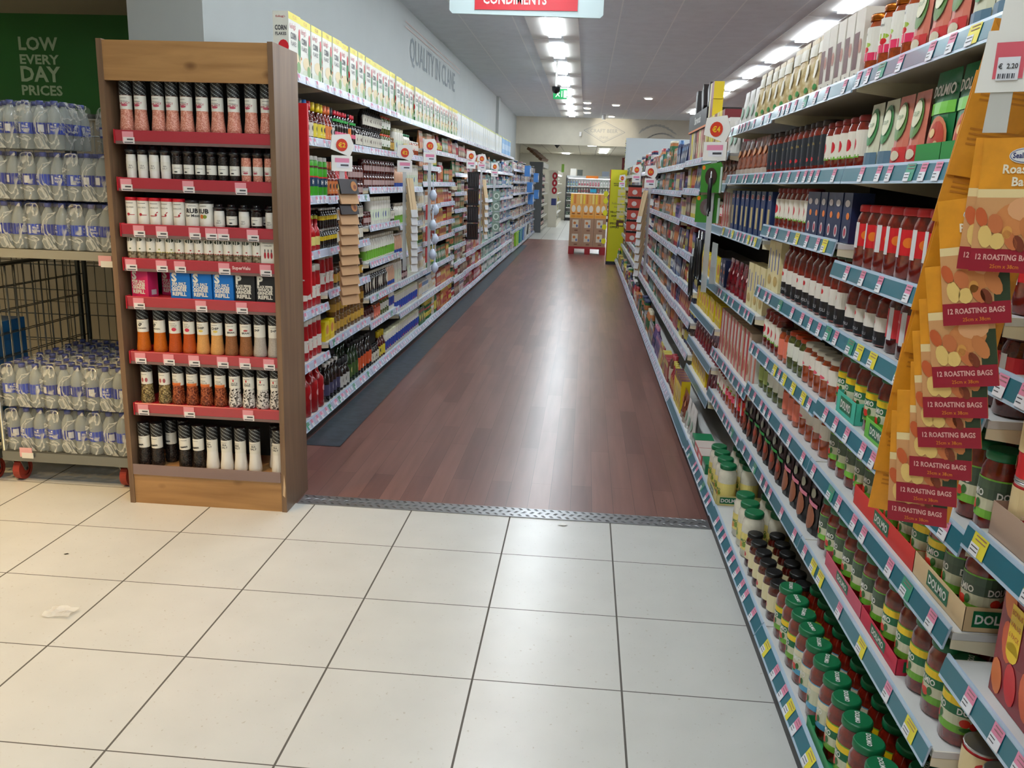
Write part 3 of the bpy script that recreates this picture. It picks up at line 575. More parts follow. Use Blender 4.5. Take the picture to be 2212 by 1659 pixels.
for k, (x, t) in enumerate([(.35, .4)]):
    f = empty('track_spotlight', (x, 23.4, CZ)); tag(f, 'ceiling spotlight aimed at the diamond emblem', 'light')
    b = MB(); b.lathe([(.05,-.12),(.05,0)], frame_m, 12); b.build('housing', f)
    s = spot('lamp', (0, 0, -.14), (.25, 1.2, -.36), 60, (1, .93, .8), 1.1); s.parent = f

# hanging sign, exit sign, dome camera
s = empty('hanging_sign', (0, 6.0, 0)); tag(s, 'pale blue hanging aisle sign with a red CONDIMENTS panel', 'sign')
b = MB(); pale = P((196,214,216), .4)
pts = [(-.97,2.57),(-.95,2.55),(.03,2.535),(.05,2.555),(.05,3.0),(-.97,3.0)]
b.prism(pts, pale, lambda u, v, t: (u, t, v), -.015, .015); b.build('panel', s)
b = MB(); b.box(-.80, -.12, -.020, -.016, 2.575, 2.9, P((206,44,56), .35)); b.text('CONDIMENTS', WHITE, front(-.0205), -.535, 2.612, .062, bold=.02, maxw=.42)
b.text('SAUCES', WHITE, front(-.0205), -.6, 2.72, .062, bold=.02, maxw=.3); b.build('red_panel', s)
for x in (-.8, -.1):
    b = MB(); b.tube([(x,0,3.0),(x,0,CZ)], .003, GREY, 6); b.build('hanger', s)
s = empty('exit_sign', (-.60, 14.0, 2.77)); tag(s, 'green emergency exit sign with running figure and arrow', 'sign')
b = MB(); b.box(0, .22, -.02, .02, 0, .15, M('exit_sign_green', (20,150,80), .5, emit=.5)); fn = front(-.021); wg = M('exit_sign_white', (230,240,230), .5, emit=.8)
b.blob(fn, .075, .12, .012, .012, wg); b.rect(fn, .062, .082, .06, .11, wg); b.tubes = 0
for (a, c) in (((.07,.065),(.04,.03)), ((.078,.065),(.10,.035)), ((.07,.1),(.045,.085)), ((.08,.1),(.105,.085))):
    d = Vector((c[0]-a[0], c[1]-a[1])).normalized(); nn = Vector((-d.y, d.x))*.006
    b.face([fn(a[0]+nn.x,a[1]+nn.y,.001), fn(c[0]+nn.x,c[1]+nn.y,.001), fn(c[0]-nn.x,c[1]-nn.y,.001), fn(a[0]-nn.x,a[1]-nn.y,.001)], wg)
b.rect(fn, .13, .142, .03, .12, wg); b.rect(fn, .165, .21, .02, .13, wg); b.build('face', s)
b = MB(); b.box(.02, .22, -.01, .01, .15, .17, WHITE); b.tube([(.03,0,.17),(.03,0,.51)], .004, GREY); b.tube([(.19,0,.17),(.19,0,.51)], .004, GREY); b.build('bracket', s)
s = empty('dome_camera', (-.535, 13.4, CZ)); tag(s, 'black dome camera hanging beside the exit sign', 'camera')
b = MB(); b.lathe([(.01,-.49),(.045,-.475),(.062,-.44),(.065,-.40),(.065,-.39)], P((14,14,16), .1), 16); b.build('dome', s)
b = MB(); b.tube([(0,0,-.39),(0,0,0)], .015, WHITE); b.build('stem', s)

# ---------------------------------------------------------------- shelving bays
SH = {}
def shelf_meshes(side, style, length=1.0, depth=.42):
    key = (side, style, length, depth)
    if key in SH: return SH[key]
    g = 1 if side == 'R' else -1
    base = style.endswith('base')
    L0, L1 = .003, length-.003
    fe = g*(.030 if base else .012)
    b = MB(); b.box(min(fe, g*depth), max(fe, g*depth), L0, L1, -.026, -.012, SHELFMETAL)
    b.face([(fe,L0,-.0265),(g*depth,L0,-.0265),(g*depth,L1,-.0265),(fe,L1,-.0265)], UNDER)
    if not base:
        for y in (L0+.001, L1-.003):
            b.prism([(fe,-.045),(fe,-.012),(g*depth,-.012),(g*depth,-.095)], CREAM, lambda u, v, t: (u, t, v), y, y+.002)
    c = MB(); hh = .047
    xt, xb = (g*.022, -g*.004) if base else (g*.006, -g*.004)
    ins = LIPRIGHT if style.startswith('teal') else LIPLEFT
    def f(u, v, o=0):  # u along y, v 0..1 up the channel
        return (xb+(xt-xb)*v - g*o, u, -hh+hh*v)
    c.prism([(xb,-hh),(xt,0),(xt+g*.004,0),(xb+g*.004,-hh)], LIPEDGE, lambda u, v, t: (u, t, v), L0, L1)
    c.rect(f, L0, L1, .14, .86, ins, .0006)
    if style.startswith('lilac'):
        r = random.Random(hash(key) % 1000)
        y = .04
        while y < length-.06:
            m = r.choice([P((206,176,196), .4), P((200,204,220), .4), P((196,206,214), .4), P((206,180,200), .4)])
            c.rect(f, y, y+.03, .3, .8, m, .0012); y += r.choice([.05,.07,.09,.13])
    SH[key] = (b.mesh('shelf'), c.mesh('price_channel'), f)
    return SH[key]
def ticket_mesh(side, kind, base):
    key = ('t', side, kind, base)
    if key in SH: return SH[key]
    g = 1 if side == 'R' else -1; hh = .047; xt, xb = (g*.022, -g*.004) if base else (g*.006, -g*.004)
    f = lambda u, v, o=0: (xb+(xt-xb)*v - g*o, u, -hh+hh*v)
    b = MB(); s = -1 if side == 'R' else 1
    top = {'pink': PINK, 'yellow': TICKY, 'green': TEALG}[kind]; wd = .034 if kind == 'pink' else .052
    b.rect(f, -wd/2, wd/2, .12, .90, top, .0020); b.rect(f, -wd/2*(.2 if kind != 'pink' else 1), wd/2, .10, .5, TICKW, .0026)
    for k in range(2): b.rect(f, -wd*.05, wd*.42, .38-.14*k, .42-.14*k, INK, .003)
    for k in range(2): b.rect(f, -wd*.4, wd*.3, .80-.14*k, .84-.14*k, P((150,110,110), .5), .003)
    SH[key] = b.mesh('price_ticket'); return SH[key]
def make_bay(side, idx, y0, y1, levels, near, top_panel, label, cool=False):
    g = 1 if side == 'R' else -1; X = .70 if side == 'R' else -1.52; XB = .60 if side == 'R' else -1.505; back = 1.12 if side == 'R' else -2.045
    ln = round(y1-y0, 3)
    e = empty('shelving_bay', (0, y0, 0)); tag(e, label, 'shelving', '%s hand shelving bays' % ('right' if side == 'R' else 'left'))
    b = MB(); b.box(min(back-g*.02, back), max(back-g*.02, back), 0, ln, 0, top_panel, BACKPAN); b.build('back_panel', e)
    b = MB(); kx = XB + g*.028; b.box(min(kx, kx+g*.02), max(kx, kx+g*.02), 0, ln, 0, levels[0]-.05, M('black_plinth', (30,28,30), .5)); b.build('plinth', e)
    for li, z in enumerate(levels):
        base = li == 0
        style = ('teal' if (side == 'R' and idx <= 5) else 'lilac') + ('base' if base else '')
        Xl = XB if base else X; dep = abs(back - Xl) - .022
        ms, mc, f = shelf_meshes(side, style, ln, round(dep, 3))
        s = bpy.data.objects.new('shelf', ms); COL.objects.link(s); s.parent = e; s.location = (Xl, 0, z)
        c = bpy.data.objects.new('price_channel', mc); COL.objects.link(c); c.parent = s
        if near:
            r = random.Random(idx*31+li*7+(0 if side == 'R' else 500)); y = .05 + r.random()*.05; yel = r.random() < .45
            while y < ln-.04:
                kind = 'pink' if not (yel and r.random() < .6) else 'yellow'
                if side == 'L': kind = 'pink'
                if r.random() < .08: kind = 'green'
                t = bpy.data.objects.new('price_ticket', ticket_mesh(side, kind, base)); COL.objects.link(t); t.parent = s; t.location = (0, y, 0)
                y += r.choice([.075, .1, .13, .18])
    return e
FARQ = []; FACES = {}
def stock(side, bay, lvl, y0, y1, zt, nxt, items, rows=1, upper=(), gapf=1.0, xoff=0):
    """one row of facings along a shelf, near end first"""
    g = 1 if side == 'R' else -1; X = (.60 if side == 'R' else -1.505) if lvl == 1 else (.70 if side == 'R' else -1.52)
    rz = -PI/2 if side == 'R' else PI/2; sd = 'right' if side == 'R' else 'left'
    seq = []
    for it in items:
        k, n = (it, 1) if isinstance(it, str) else it
        seq += [k]*n
    z0 = zt-.0105; clear = nxt-.032-z0 if nxt else .4
    tot = 0; use = []
    for k in seq:
        if tot + K[k].w > y1-y0: break
        use.append(k); tot += K[k].w
    if not use: return
    gap = (y1-y0-tot)/len(use)*gapf
    y = y0; edges = FACES.setdefault((side, bay, lvl), [y0])
    for i, k in enumerate(use):
        kd = K[k]; y += gap/2 + kd.w/2
        sc = min(1.0, (clear-.006)/kd.h)
        for rr in range(rows):
            x = X + g*(.036 + kd.d/2 + rr*(kd.d+.012) + random.uniform(0, .004) + xoff)
            rzz = rz + random.uniform(-.02, .02)
            if kd.cat in ('jar', 'bottle', 'can'): rzz = rz + (random.uniform(-.5, .1) if side == 'R' else random.uniform(-.1, .5))
            st = 2 if (kd.h*2 < clear and (k in upper)) else 1
            for u in range(st):
                lb = '%s%s%s, %s along %s shelf, %s %s bay' % ('rear ' if rr == 1 else ('hindmost ' if rr else ''), 'upper ' if u else '', kd.desc, ordw(i+1), ordw(lvl), ordw(bay), sd)
                nk = 'R' if side == 'R' else 'L'
                args = ((x, y, z0+u*(kd.h*sc+.001)), rzz, lb, '%ss in the %s bay on the %s' % (kd.desc, ordw(bay), sd), (1, 1, sc))
                if kd.name.startswith('grocery'): FARQ.append((kd, args))
                else: kd.place(*args)
        y += gap/2 + kd.w/2; edges.append(y)
CARD = {}
def trayk(side, bay, lvl, y0, y1, zt, col, h, label, txt=None, dep=.2, X=None, z=None):
    """open printed cardboard tray standing on a shelf"""
    g = 1 if side == 'R' else -1; X = ((.60 if side == 'R' else -1.505) if lvl == 1 else (.70 if side == 'R' else -1.52)) + g*.031
    ed = FACES[(side, bay, lvl)]; y0 = min(ed, key=lambda q: abs(q-y0)); y1 = min(ed, key=lambda q: abs(q-y1))
    y0 += .0011; y1 -= .0011
    z0 = zt-.0118; b = MB(); m = P(col, .55); t = .0012
    a, c = min(X, X+g*dep), max(X, X+g*dep)
    b.box(a, c, y0, y1, z0, z0+.0008, m); b.box(min(X, X+g*t), max(X, X+g*t), y0, y1, z0, z0+h, m)
    b.box(a, c, y0, y0+.0006, z0, z0+h, m); b.box(a, c, y1-.0006, y1, z0, z0+h, m)
    if txt:
        fn = sidex(X, z0, 0, -g); f2 = (lambda u, v, o=0: (X-g*o, -u, z0+v)) if side == 'R' else (lambda u, v, o=0: (X-g*o, u, z0+v))
        yy = -(y0+y1)/2 if side == 'R' else (y0+y1)/2
        b.rect(f2, yy-.05, yy+.05, h*.2, h*.85, GREEN, .0005); b.text(txt, WHITE, f2, yy, h*.35, h*.35, .001, bold=.03, maxw=.085)
        f3 = lambda u, v, o=0: (a+.05+u if side == 'R' else c-.05+u, y0-o, z0+v)
        b.rect(f3, -.035, .06, h*.2, h*.85, GREEN, .0005); b.text(txt, WHITE, f3, .012, h*.35, h*.35, .001, bold=.03, maxw=.085)
    return tag(b.build('display_tray'), label, 'tray', 'display trays')

RL = {1: [.15,.40,.65,.91,1.19,1.50,1.79], 2: [.15,.45,.70,.885,1.105,1.285,1.54,1.785], 3: [.15,.45,.70,.87,1.10,1.34,1.54,1.78],
      4: [.14,.44,.66,.98,1.285,1.54,1.77], 5: [.13,.36,.55,.76,.98,1.28,1.50,1.66], 6: [.13,.42,.63,.83,1.04,1.28,1.47,1.66]}
RFAR = [.13,.42,.62,.81,1.02,1.245,1.45,1.65]
RY = {1: (.47,1.47), 2: (1.47,2.47), 3: (2.47,3.49), 4: (3.49,4.49), 5: (4.49,5.49)}
for i in range(6, 17): RY[i] = (5.49+(i-6)*1.0, 6.49+(i-6)*1.0) if i < 16 else (15.49, 16.4)
for i in range(1, 17):
    lv = RL.get(i, RFAR)
    make_bay('R', i, RY[i][0], RY[i][1], lv, i <= 4, max(lv)-.02 if i < 16 else 1.63, 'grey metal shelving bay on the right, %s from the camera' % ordw(i))
LLV = {1: [.10,.43,.73,1.053,1.36,1.676,1.985], 2: [.10,.485,.79,1.05,1.355,1.676,1.985], 3: [.10,.43,.627,.88,1.14,1.405,1.676,1.98],
       4: [.10,.36,.62,.86,1.10,1.405,1.676,1.97], 5: [.10,.36,.62,.89,1.03,1.23,1.45,1.60,1.76,1.97], 6: [.10,.36,.62,.89,1.04,1.24,1.45,1.76,1.97],
       7: [.10,.32,.51,.72,.92,1.14,1.34,1.56,1.74,1.97], 8: [.10,.33,.55,.81,1.03,1.23,1.50,1.73,1.97]}
LFAR = [.10,.32,.56,.80,1.0,1.2,1.42,1.65,1.97]
for i in range(1, 15):
    lv = LLV.get(i, LFAR); y0 = 3.0+i
    make_bay('L', i, y0, y0+1.0, lv, i <= 3, max(lv)-.02, 'grey metal shelving bay on the left, %s from the wooden rack' % ordw(i))
for i in range(15, 23):
    lv = [.08,.45,.75,1.0,1.25,1.5,1.75]; y0 = 3.0+i
    make_bay('L', i, y0, y0+1.0, lv, False, 1.8, 'white shelving bay at the far left end, %s of eight' % ordw(i-14))

# ---- right side, near bays
R = lambda b, l, items, rows=1, **k: stock('R', b, l, RY[b][0]+.01, RY[b][1]-.01, RL[b][l-1], (RL[b]+[2.4])[l], items, rows, **k)
stock('R', 1, 1, .86, 1.46, .15, .40, [('homepride', 4), ('dolmio_red', 4)], 2)
R(1, 2, [('roma', 12)], 2)
stock('R', 1, 3, 1.12, 1.465, .65, .91, [('multipack', 2)], 1)
stock('R', 1, 4, 1.0, 1.45, .91, 1.19, [('roma', 6)], 2, upper=('roma',))
R(1, 5, [('redpasta', 5), ('dolmio', 7)], 1)
stock('R', 1, 6, .95, 1.46, 1.50, 1.79, [('dolpouch', 4)], 2)
R(1, 7, [('greensoup', 4), ('orangesoup', 6)], 1)
R(2, 1, [('dolmio', 5), ('dolmio_pale', 4), ('dolmio', 3)], 3)
R(2, 2, [('dolmio', 5), ('dolmio_leaf', 7)], 2)
R(2, 3, [('dolmio_leaf', 2), ('dolmio', 4), ('dolmio_leaf', 6)], 2)
R(2, 4, [('dolmio_leaf', 6), ('dolmio', 6)], 2)
R(2, 5, [('redpasta', 8), ('passata', 4)], 2)
R(2, 6, [('homepride', 12)], 1)
R(2, 7, [('dolpouch', 4), ('pinkpouch', 2), ('greensoup', 2)], 1)
R(2, 8, [('orangesoup', 2), ('greensoup', 2), ('pinkpouch', 3), ('goldlid', 4)], 1)
stock('R', 3, 1, 2.49, 3.24, .15, .45, [('pesto', 6), ('white_sauce', 3)], 2)
R(3, 2, [('pinkfoil', 4), ('darkpouch', 6)], 1)
R(3, 3, [('orangejar', 4), ('pickle', 3), ('olives', 3), ('yellowolive', 2)], 1)
R(3, 4, [('orangejar', 5), ('olives', 3), ('pickle', 2), ('whitelabel', 4)], 1)
R(3, 5, [('passata', 10), ('creambox', 2)], 1)
R(3, 6, [('bluepack', 6), ('whitelabel', 7)], 1)
R(3, 7, [('whitelabel', 5), ('blacklabel', 8)], 1)
R(3, 8, [('goldlid', 1), ('ricebox', 5), ('pastabag', 4)], 1)
stock('R', 4, 1, 3.53, 3.90, .14, .44, [('white_sauce', 4)], 2); stock('R', 4, 1, 3.93, 4.47, .14, .44, [('greenpack', 1), ('redpack', 2), ('greenpack', 1)], 1)
R(4, 2, [('darkpouch', 2), ('homepride', 3), ('goldlid', 3), ('whitelabel', 4)], 1)
R(4, 3, [('whitetall', 2), ('garlicbox', 9)], 1)
R(4, 4, [('creambox', 3), ('redbag', 5)], 1)
R(4, 5, [('bluebox', 8)], 1)
R(4, 6, [('blacklabel', 3), ('brownbag', 6)], 1)
R(4, 7, [('pastabag', 5), ('whitebag', 3)], 1)
R(5, 1, [('whitebag', 3), ('brownbag', 2), ('yellowbox', 5)], 1)
R(5, 2, [('redbag', 3), ('yellowbox', 8)], 1)
R(5, 3, [('redbag', 9)], 1)
R(5, 4, [('yellowpack', 9)], 1)
R(5, 5, [('bluepack', 2), ('yellowpack', 8)], 1)
R(5, 6, [('garlicbox', 3), ('orangejar', 10)], 1)
R(5, 7, [('brownbag', 4), ('pastabag', 4)], 1)
stock('R', 5, 8, 4.50, 4.96, 1.66, 2.4, [('whitebag', 2), ('whitetall', 4)], 1)
trayk('R', 2, 7, 1.49, 1.62, 1.54, (36,140,60), .05, 'green card tray of pasta sauce pouches, nearest on the shelf', dep=.12)
trayk('R', 2, 7, 1.63, 1.76, 1.54, (36,140,60), .05, 'green card tray of pasta sauce pouches, second on the shelf', dep=.12)
trayk('R', 2, 7, 1.77, 1.90, 1.54, (36,140,60), .05, 'green card tray of pasta sauce pouches, third on the shelf', dep=.12)
trayk('R', 2, 7, 1.91, 2.02, 1.54, (36,140,60), .05, 'green card tray of pasta sauce pouches, furthest on the shelf', dep=.12)
trayk('R', 2, 3, 1.50, 1.74, .70, (214,184,140), .05, 'beige tray of sauce jars at the near end of its shelf', 'DOLMIO', .19)
trayk('R', 2, 3, 1.76, 2.10, .70, (214,52,44), .05, 'red tray of sauce jars behind the beige tray', 'DOLMIO', .19)
trayk('R', 2, 2, 1.72, 2.00, .45, (206,40,70), .04, 'pink red tray of sauce jars on the second shelf', 'DOLMIO', .19)
trayk('R', 2, 2, 2.02, 2.30, .45, (206,90,110), .04, 'pink tray of sauce jars behind the pink red tray', 'DOLMIO', .19)
trayk('R', 2, 4, 1.94, 2.14, .885, (110,190,70), .05, 'lime green tray of sauce jars', 'DOLMIO', .19)
trayk('R', 2, 4, 2.18, 2.40, .885, (70,186,160), .06, 'turquoise tray of sauce jars beside the lime green tray', 'DOLMIO', .19)
trayk('R', 2, 1, 1.62, 1.98, .15, (30,140,80), .03, 'green tray of sauce jars on the bottom shelf', None, .19)
trayk('R', 4, 1, 3.52, 3.80, .14, (214,200,130), .045, 'pale yellow tray of white sauce jars on the bottom shelf', 'DOLMIO', .19)
trayk('R', 1, 4, 1.02, 1.44, .91, (176,150,130), .06, 'brown and red card tray of tomato tins', None, .19)

# ---- left side, near bays
L = lambda b, l, items, rows=1, **k: stock('L', b, l, 3.01+b, 3.99+b, LLV[b][l-1], (LLV[b]+[2.4])[l], items, rows, **k)
L(1, 1, [('bbq_purple', 6), ('redjug', 4)], 1)
L(1, 2, [('ketchup', 12)], 2)
L(1, 3, [('ketchup', 12)], 1)
L(1, 4, [('ketchup', 6), ('ketchup_small', 6)], 1)
L(1, 5, [('jampink', 6), ('ketchup_small', 4), ('hp', 3)], 1)
L(1, 6, [('bbq_clear', 6), ('bbq_yellow', 2), ('bbq_purple', 2), ('bbq_blue', 1), ('bbq_red', 1), ('bbq_gold', 1)], 1)
L(2, 1, [('vinegar', 4), ('bbq_clear', 3), ('oil', 3), ('oil_orange', 3)], 2)
L(2, 2, [('yellowpack', 2), ('mustard', 9)], 1, upper=('mustard',))
L(2, 3, [('ketchup', 3), ('coffee', 8)], 1)
L(2, 4, [('brownbeer', 7), ('gbottle', 2), ('brownbeer', 6), ('gbottle', 4)], 2, upper=('brownbeer', 'gbottle'))
L(2, 5, [('hp', 2), ('bbq_orange', 3), ('ketchup_small', 4), ('jampink', 6)], 1, upper=('jampink',))
L(2, 6, [('bbq_gold', 2), ('bbq_orange', 2), ('bbq_clear', 1), ('soy', 5), ('soy_orange', 1), ('soy', 2), ('gbottle', 5)], 1)
L(3, 1, [('oil_orange', 2), ('gbottle', 4), ('bbq_gold', 3), ('mayo_blue', 9)], 1)
L(3, 2, [('jampink', 4), ('pickle', 3), ('olives', 4), ('mayo_blue', 5)], 1)
L(3, 3, [('darkdress', 5), ('darkdress', 7), ('pinkbottle', 4)], 1)
L(3, 4, [('dressing', 14)], 2)
L(3, 5, [('jampink', 3), ('mayo_jar', 8), ('gbottle', 2)], 1)
L(3, 6, [('jampink', 12)], 1, upper=('jampink',))
L(3, 7, [('gbottle', 9), ('olives', 4), ('mustard', 3)], 1, upper=('gbottle', 'olives'))
L(4, 1, [('mayo_blue', 13)], 1)
L(4, 2, [('mayo_blue', 13)], 1)
L(4, 3, [('mayo_jar', 3), ('jampink', 3), ('mayo_jar', 5)], 1)
L(4, 4, [('pinkbottle', 4), ('mayo_jar', 3), ('dressing', 6)], 1)
L(4, 5, [('dressing', 14)], 1)
L(4, 6, [('pinkbottle', 5), ('mayo_jar', 3), ('mayo_jar', 5)], 1)
L(4, 7, [('mayo_jar', 4), ('white_sauce', 3), ('orangejar', 5)], 1)

# ---- cereal boxes along the top of the left shelving
boxm = P((222,222,210), .35)
def cornbox():
    b = MB(); wd, dp, h = .185, .082, .305; b.box(-wd/2, wd/2, -dp/2, dp/2, 0, h, boxm)
    pr = MB(); fn = front(-dp/2)
    pr.rect(fn, -wd/2, wd/2, h-.035, h, P((226,214,60), .4)); pr.text('€2.00', P((206,150,40), .4), fn, 0, h-.026, .017, maxw=.08)
    pr.text("Kellogg's", P((190,30,60), .4), fn, -.03, h-.075, .026, maxw=.09, rot=.08); pr.text('CORN', INK, fn, -.022, h-.125, .03, bold=.03, maxw=.085); pr.text('FLAKES', INK, fn, -.022, h-.158, .022, maxw=.085)
    pr.blob(fn, .066, .15, .022, .07, P((30,120,60), .4)); pr.blob(fn, .07, .215, .014, .03, P((206,30,50), .4), .0012); pr.blob(fn, .02, .085, .07, .035, P((226,206,160), .4)); pr.blob(fn, -.01, .03, .05, .02, P((206,214,190), .4)); pr.blob(fn, .05, .05, .03, .03, P((120,160,90), .4), .0012)
    pr.rect(fn, -wd/2, wd/2, 0, .012, P((60,70,70), .4))
    fs = lambda u, v, o=0: (wd/2+o, u, v)   # side turned to the far end
    f2 = lambda u, v, o=0: (-wd/2-o, -u, v)
    for f in (fs, f2):
        pr.text("Kellogg's", P((190,30,60), .4), f, 0, h-.03, .010, maxw=.06); pr.text('CORN', INK, f, 0, h-.09, .022, bold=.04, maxw=.062); pr.text('FLAKES', INK, f, 0, h-.115, .014, bold=.03, maxw=.058)
        pr.blob(f, .012, .135, .028, .034, P((206,30,44), .4)); pr.blob(f, 0, .09, .038, .04, P((30,130,70), .4), .0012); pr.blob(f, -.035, .1, .01, .012, ORN, .0014); pr.blob(f, -.012, .1, .005, .005, WHITE, .0018)
        pr.rect(f, -.041, .041, 0, .05, P((40,120,60), .4))
    K['corn'] = Kind('cereal_box', 'cornflakes box', 'cereal box', wd+.004, dp, h, [('carton', b, [('printing', pr)])])
    b = MB(); wd2 = .17; b.box(-wd2/2, wd2/2, -dp/2, dp/2, 0, h, P((224,226,222), .4)); b.rect(topz(h), -wd2/2, wd2/2, -dp/2, dp/2, P((120,140,50), .4), .0005)
    b.rect(front(-dp/2), -wd2/2, wd2/2, h-.02, h, P((190,196,110), .4)); b.rect(front(-dp/2), -.05, -.0, .05, .2, P((196,206,214), .4)); b.blob(front(-dp/2), .03, .12, .02, .05, P((214,206,180), .4))
    K['white_cereal'] = Kind('cereal_box', 'white cereal box', 'cereal box', wd2+.004, dp, h, [('carton', b)])
    b = MB(); b.box(-wd2/2, wd2/2, -dp/2, dp/2, 0, h, P((120,170,214), .4)); b.rect(front(-dp/2), -.05, .05, .1, .2, P((200,214,226), .4)); b.rect(front(-dp/2), -wd2/2, wd2/2, h-.02, h, P((214,210,120), .4))
    K['blue_cereal'] = Kind('cereal_box', 'pale blue cereal box', 'cereal box', wd2+.004, dp, h-.02, [('carton', b)])
cornbox()
y = 4.50; k = 0
for key, n, st in (('corn', 30, .193), ('white_cereal', 29, .19), ('blue_cereal', 9, .19)):
    for i in range(n):
        y += st if i or key != 'corn' else .095
        K[key].place((-1.60+random.uniform(-.008, .006), y, (1.985 if y-.1 < 6 else 1.98 if y-.1 < 7 else 1.97)-.011), PI/2+random.uniform(-.012,.012), '%s on left top shelf, %s of its kind from near end' % (K[key].desc, ordw(i+1)), '%ses along the left top shelf' % K[key].desc)

# ---------------------------------------------------------------- generic far goods
CN = [('red',(190,36,44)), ('orange',(220,120,50)), ('yellow',(220,196,50)), ('green',(40,120,60)), ('teal',(60,140,140)), ('navy',(40,54,110)), ('blue',(60,120,190)), ('purple',(110,80,150)), ('pink',(214,120,150)), ('brown',(110,64,44)), ('black',(30,30,32)), ('grey',(120,124,126)), ('white',(216,214,208)), ('cream',(214,200,160)), ('lime',(150,190,60)), ('mint',(140,190,170))]
CD = {k: tuple(int(.70*x+.30*(sum(v)/3)*.9) for x in v) for k, v in CN}
def farkind(shape, a, b_, c):
    key = 'far_%s_%s_%s_%s' % (shape, a, b_, c)
    if key in K: return key
    A, B_, C = P(CD[a], .35), P(CD[b_], .35), P(CD[c], .4)
    m = MB(); nouns = {'jar': 'jar', 'bottle': 'bottle', 'box': 'carton', 'pouch': 'packet', 'tub': 'tub', 'tall': 'bottle'}
    if shape == 'jar':
        m.lathe([(.03,0,A),(.033,.01,A),(.033,.03,C),(.033,.075,A),(.028,.095,A),(.03,.1,B_),(.03,.118,B_)], A, 10); wd, dp, h = .07, .07, .118
        m.blob(cyl(.033), 0, .052, .012, .014, B_)
    elif shape == 'bottle':
        m.lathe([(.026,0,A),(.03,.008,A),(.03,.03,C),(.03,.1,A),(.014,.14,A),(.013,.165,B_),(.013,.195,B_)], A, 10); wd, dp, h = .064, .062, .195
        m.blob(cyl(.03), 0, .065, .012, .02, B_)
    elif shape == 'tall':
        m.lathe([(.03,0,A),(.034,.01,A),(.034,.04,C),(.034,.13,A),(.03,.17,A),(.02,.185,B_),(.02,.215,B_)], A, 10); wd, dp, h = .072, .07, .215
    elif shape == 'tub':
        m.lathe([(.034,0,A),(.044,.09,B_),(.046,.09,B_),(.046,.105,B_)], A, 10); wd, dp, h = .095, .09, .105
        m.blob(cyl(.039), 0, .045, .02, .02, C)
    elif shape == 'box':
        m.box(-.04, .04, -.03, .03, 0, .15, A, None); fn = front(-.03); m.rect(fn, -.04, .04, .1, .135, B_); m.blob(fn, 0, .06, .026, .03, C); m.rect(fn, -.03, .03, .02, .028, B_); wd, dp, h = .084, .06, .15
    else:
        m.face([(-.045,-.018,.01),(.045,-.018,.01),(.045,-.004,.15),(-.045,-.004,.15)], A); m.face([(.045,.018,.01),(-.045,.018,.01),(-.045,.004,.15),(.045,.004,.15)], A)
        m.face([(-.045,-.018,.01),(-.045,.018,.01),(-.045,.004,.15),(-.045,-.004,.15)], A); m.face([(.045,.018,.01),(.045,-.018,.01),(.045,-.004,.15),(.045,.004,.15)], A); m.box(-.045,.045,-.018,.018,0,.01,A); m.box(-.045,.045,-.004,.004,.15,.16,A)
        f = lambda u, v, o=0: (u, -.0185+.0001*v*1000*.1-o if False else -.018+(v-.01)*.1-o, v)
        m.rect(f, -.045, .045, .115, .14, B_, .0008); m.blob(f, 0, .065, .03, .035, C, .001); m.blob(f, .012, .045, .014, .016, B_, .002); wd, dp, h = .095, .036, .16
    K[key] = Kind({'jar':'grocery_jar','bottle':'grocery_bottle','tall':'grocery_bottle','tub':'grocery_tub','box':'grocery_carton','pouch':'grocery_packet'}[shape],
                  ('%s %s with %s top' % (a, nouns[shape], b_)) if a != b_ else '%s %s' % (a, nouns[shape]), nouns[shape], wd, dp, h, [('goods', m)])
    K[key].name = {'jar':'grocery_jar','bottle':'grocery_bottle','tall':'grocery_bottle','tub':'grocery_tub','box':'grocery_carton','pouch':'grocery_packet'}[shape]
    return key
def fill_far(side, bay, y0, y1, levels, pal, shapes, seed, skip=(), ctop=2.4):
    r = random.Random(seed)
    for li, z in enumerate(levels):
        if li+1 in skip: continue
        nxt = (levels+[ctop])[li+1]; cl = nxt-.03-z+.012; items = []; tot = 0
        while tot < (y1-y0):
            a, b_, c = r.choice(pal); sh = r.choice(shapes)
            if cl < .15 and sh in ('bottle', 'tall'): sh = 'jar'
            k = farkind(sh, a, b_, c); n = r.randint(2, 4); items.append((k, n)); tot += n*K[k].w
        ups = tuple(k for k, n in items if K[k].h*2 < cl)
        stock(side, bay, li+1, y0+.01, y1-.01, z, nxt, items, 1, upper=ups)
PAL_L = {5: [('cream','orange','white'),('white','blue','cream'),('green','red','yellow'),('white','orange','cream'),('orange','cream','red')],
 6: [('red','orange','yellow'),('red','white','orange'),('red','brown','yellow'),('green','orange','white'),('orange','yellow','red')],
 7: [('green','red','orange'),('green','orange','cream'),('white','navy','red'),('green','cream','orange'),('brown','red','cream')],
 8: [('brown','orange','cream'),('red','cream','brown'),('pink','cream','brown'),('orange','brown','cream')],
 9: [('red','pink','white'),('pink','red','white'),('orange','yellow','red'),('red','white','yellow')],
 10: [('mint','white','grey'),('teal','red','white'),('mint','teal','white'),('grey','orange','white')],
 11: [('teal','white','pink'),('mint','pink','white'),('teal','navy','white'),('grey','teal','white')],
 12: [('blue','teal','white'),('teal','black','white'),('mint','lime','white'),('navy','pink','white')]}
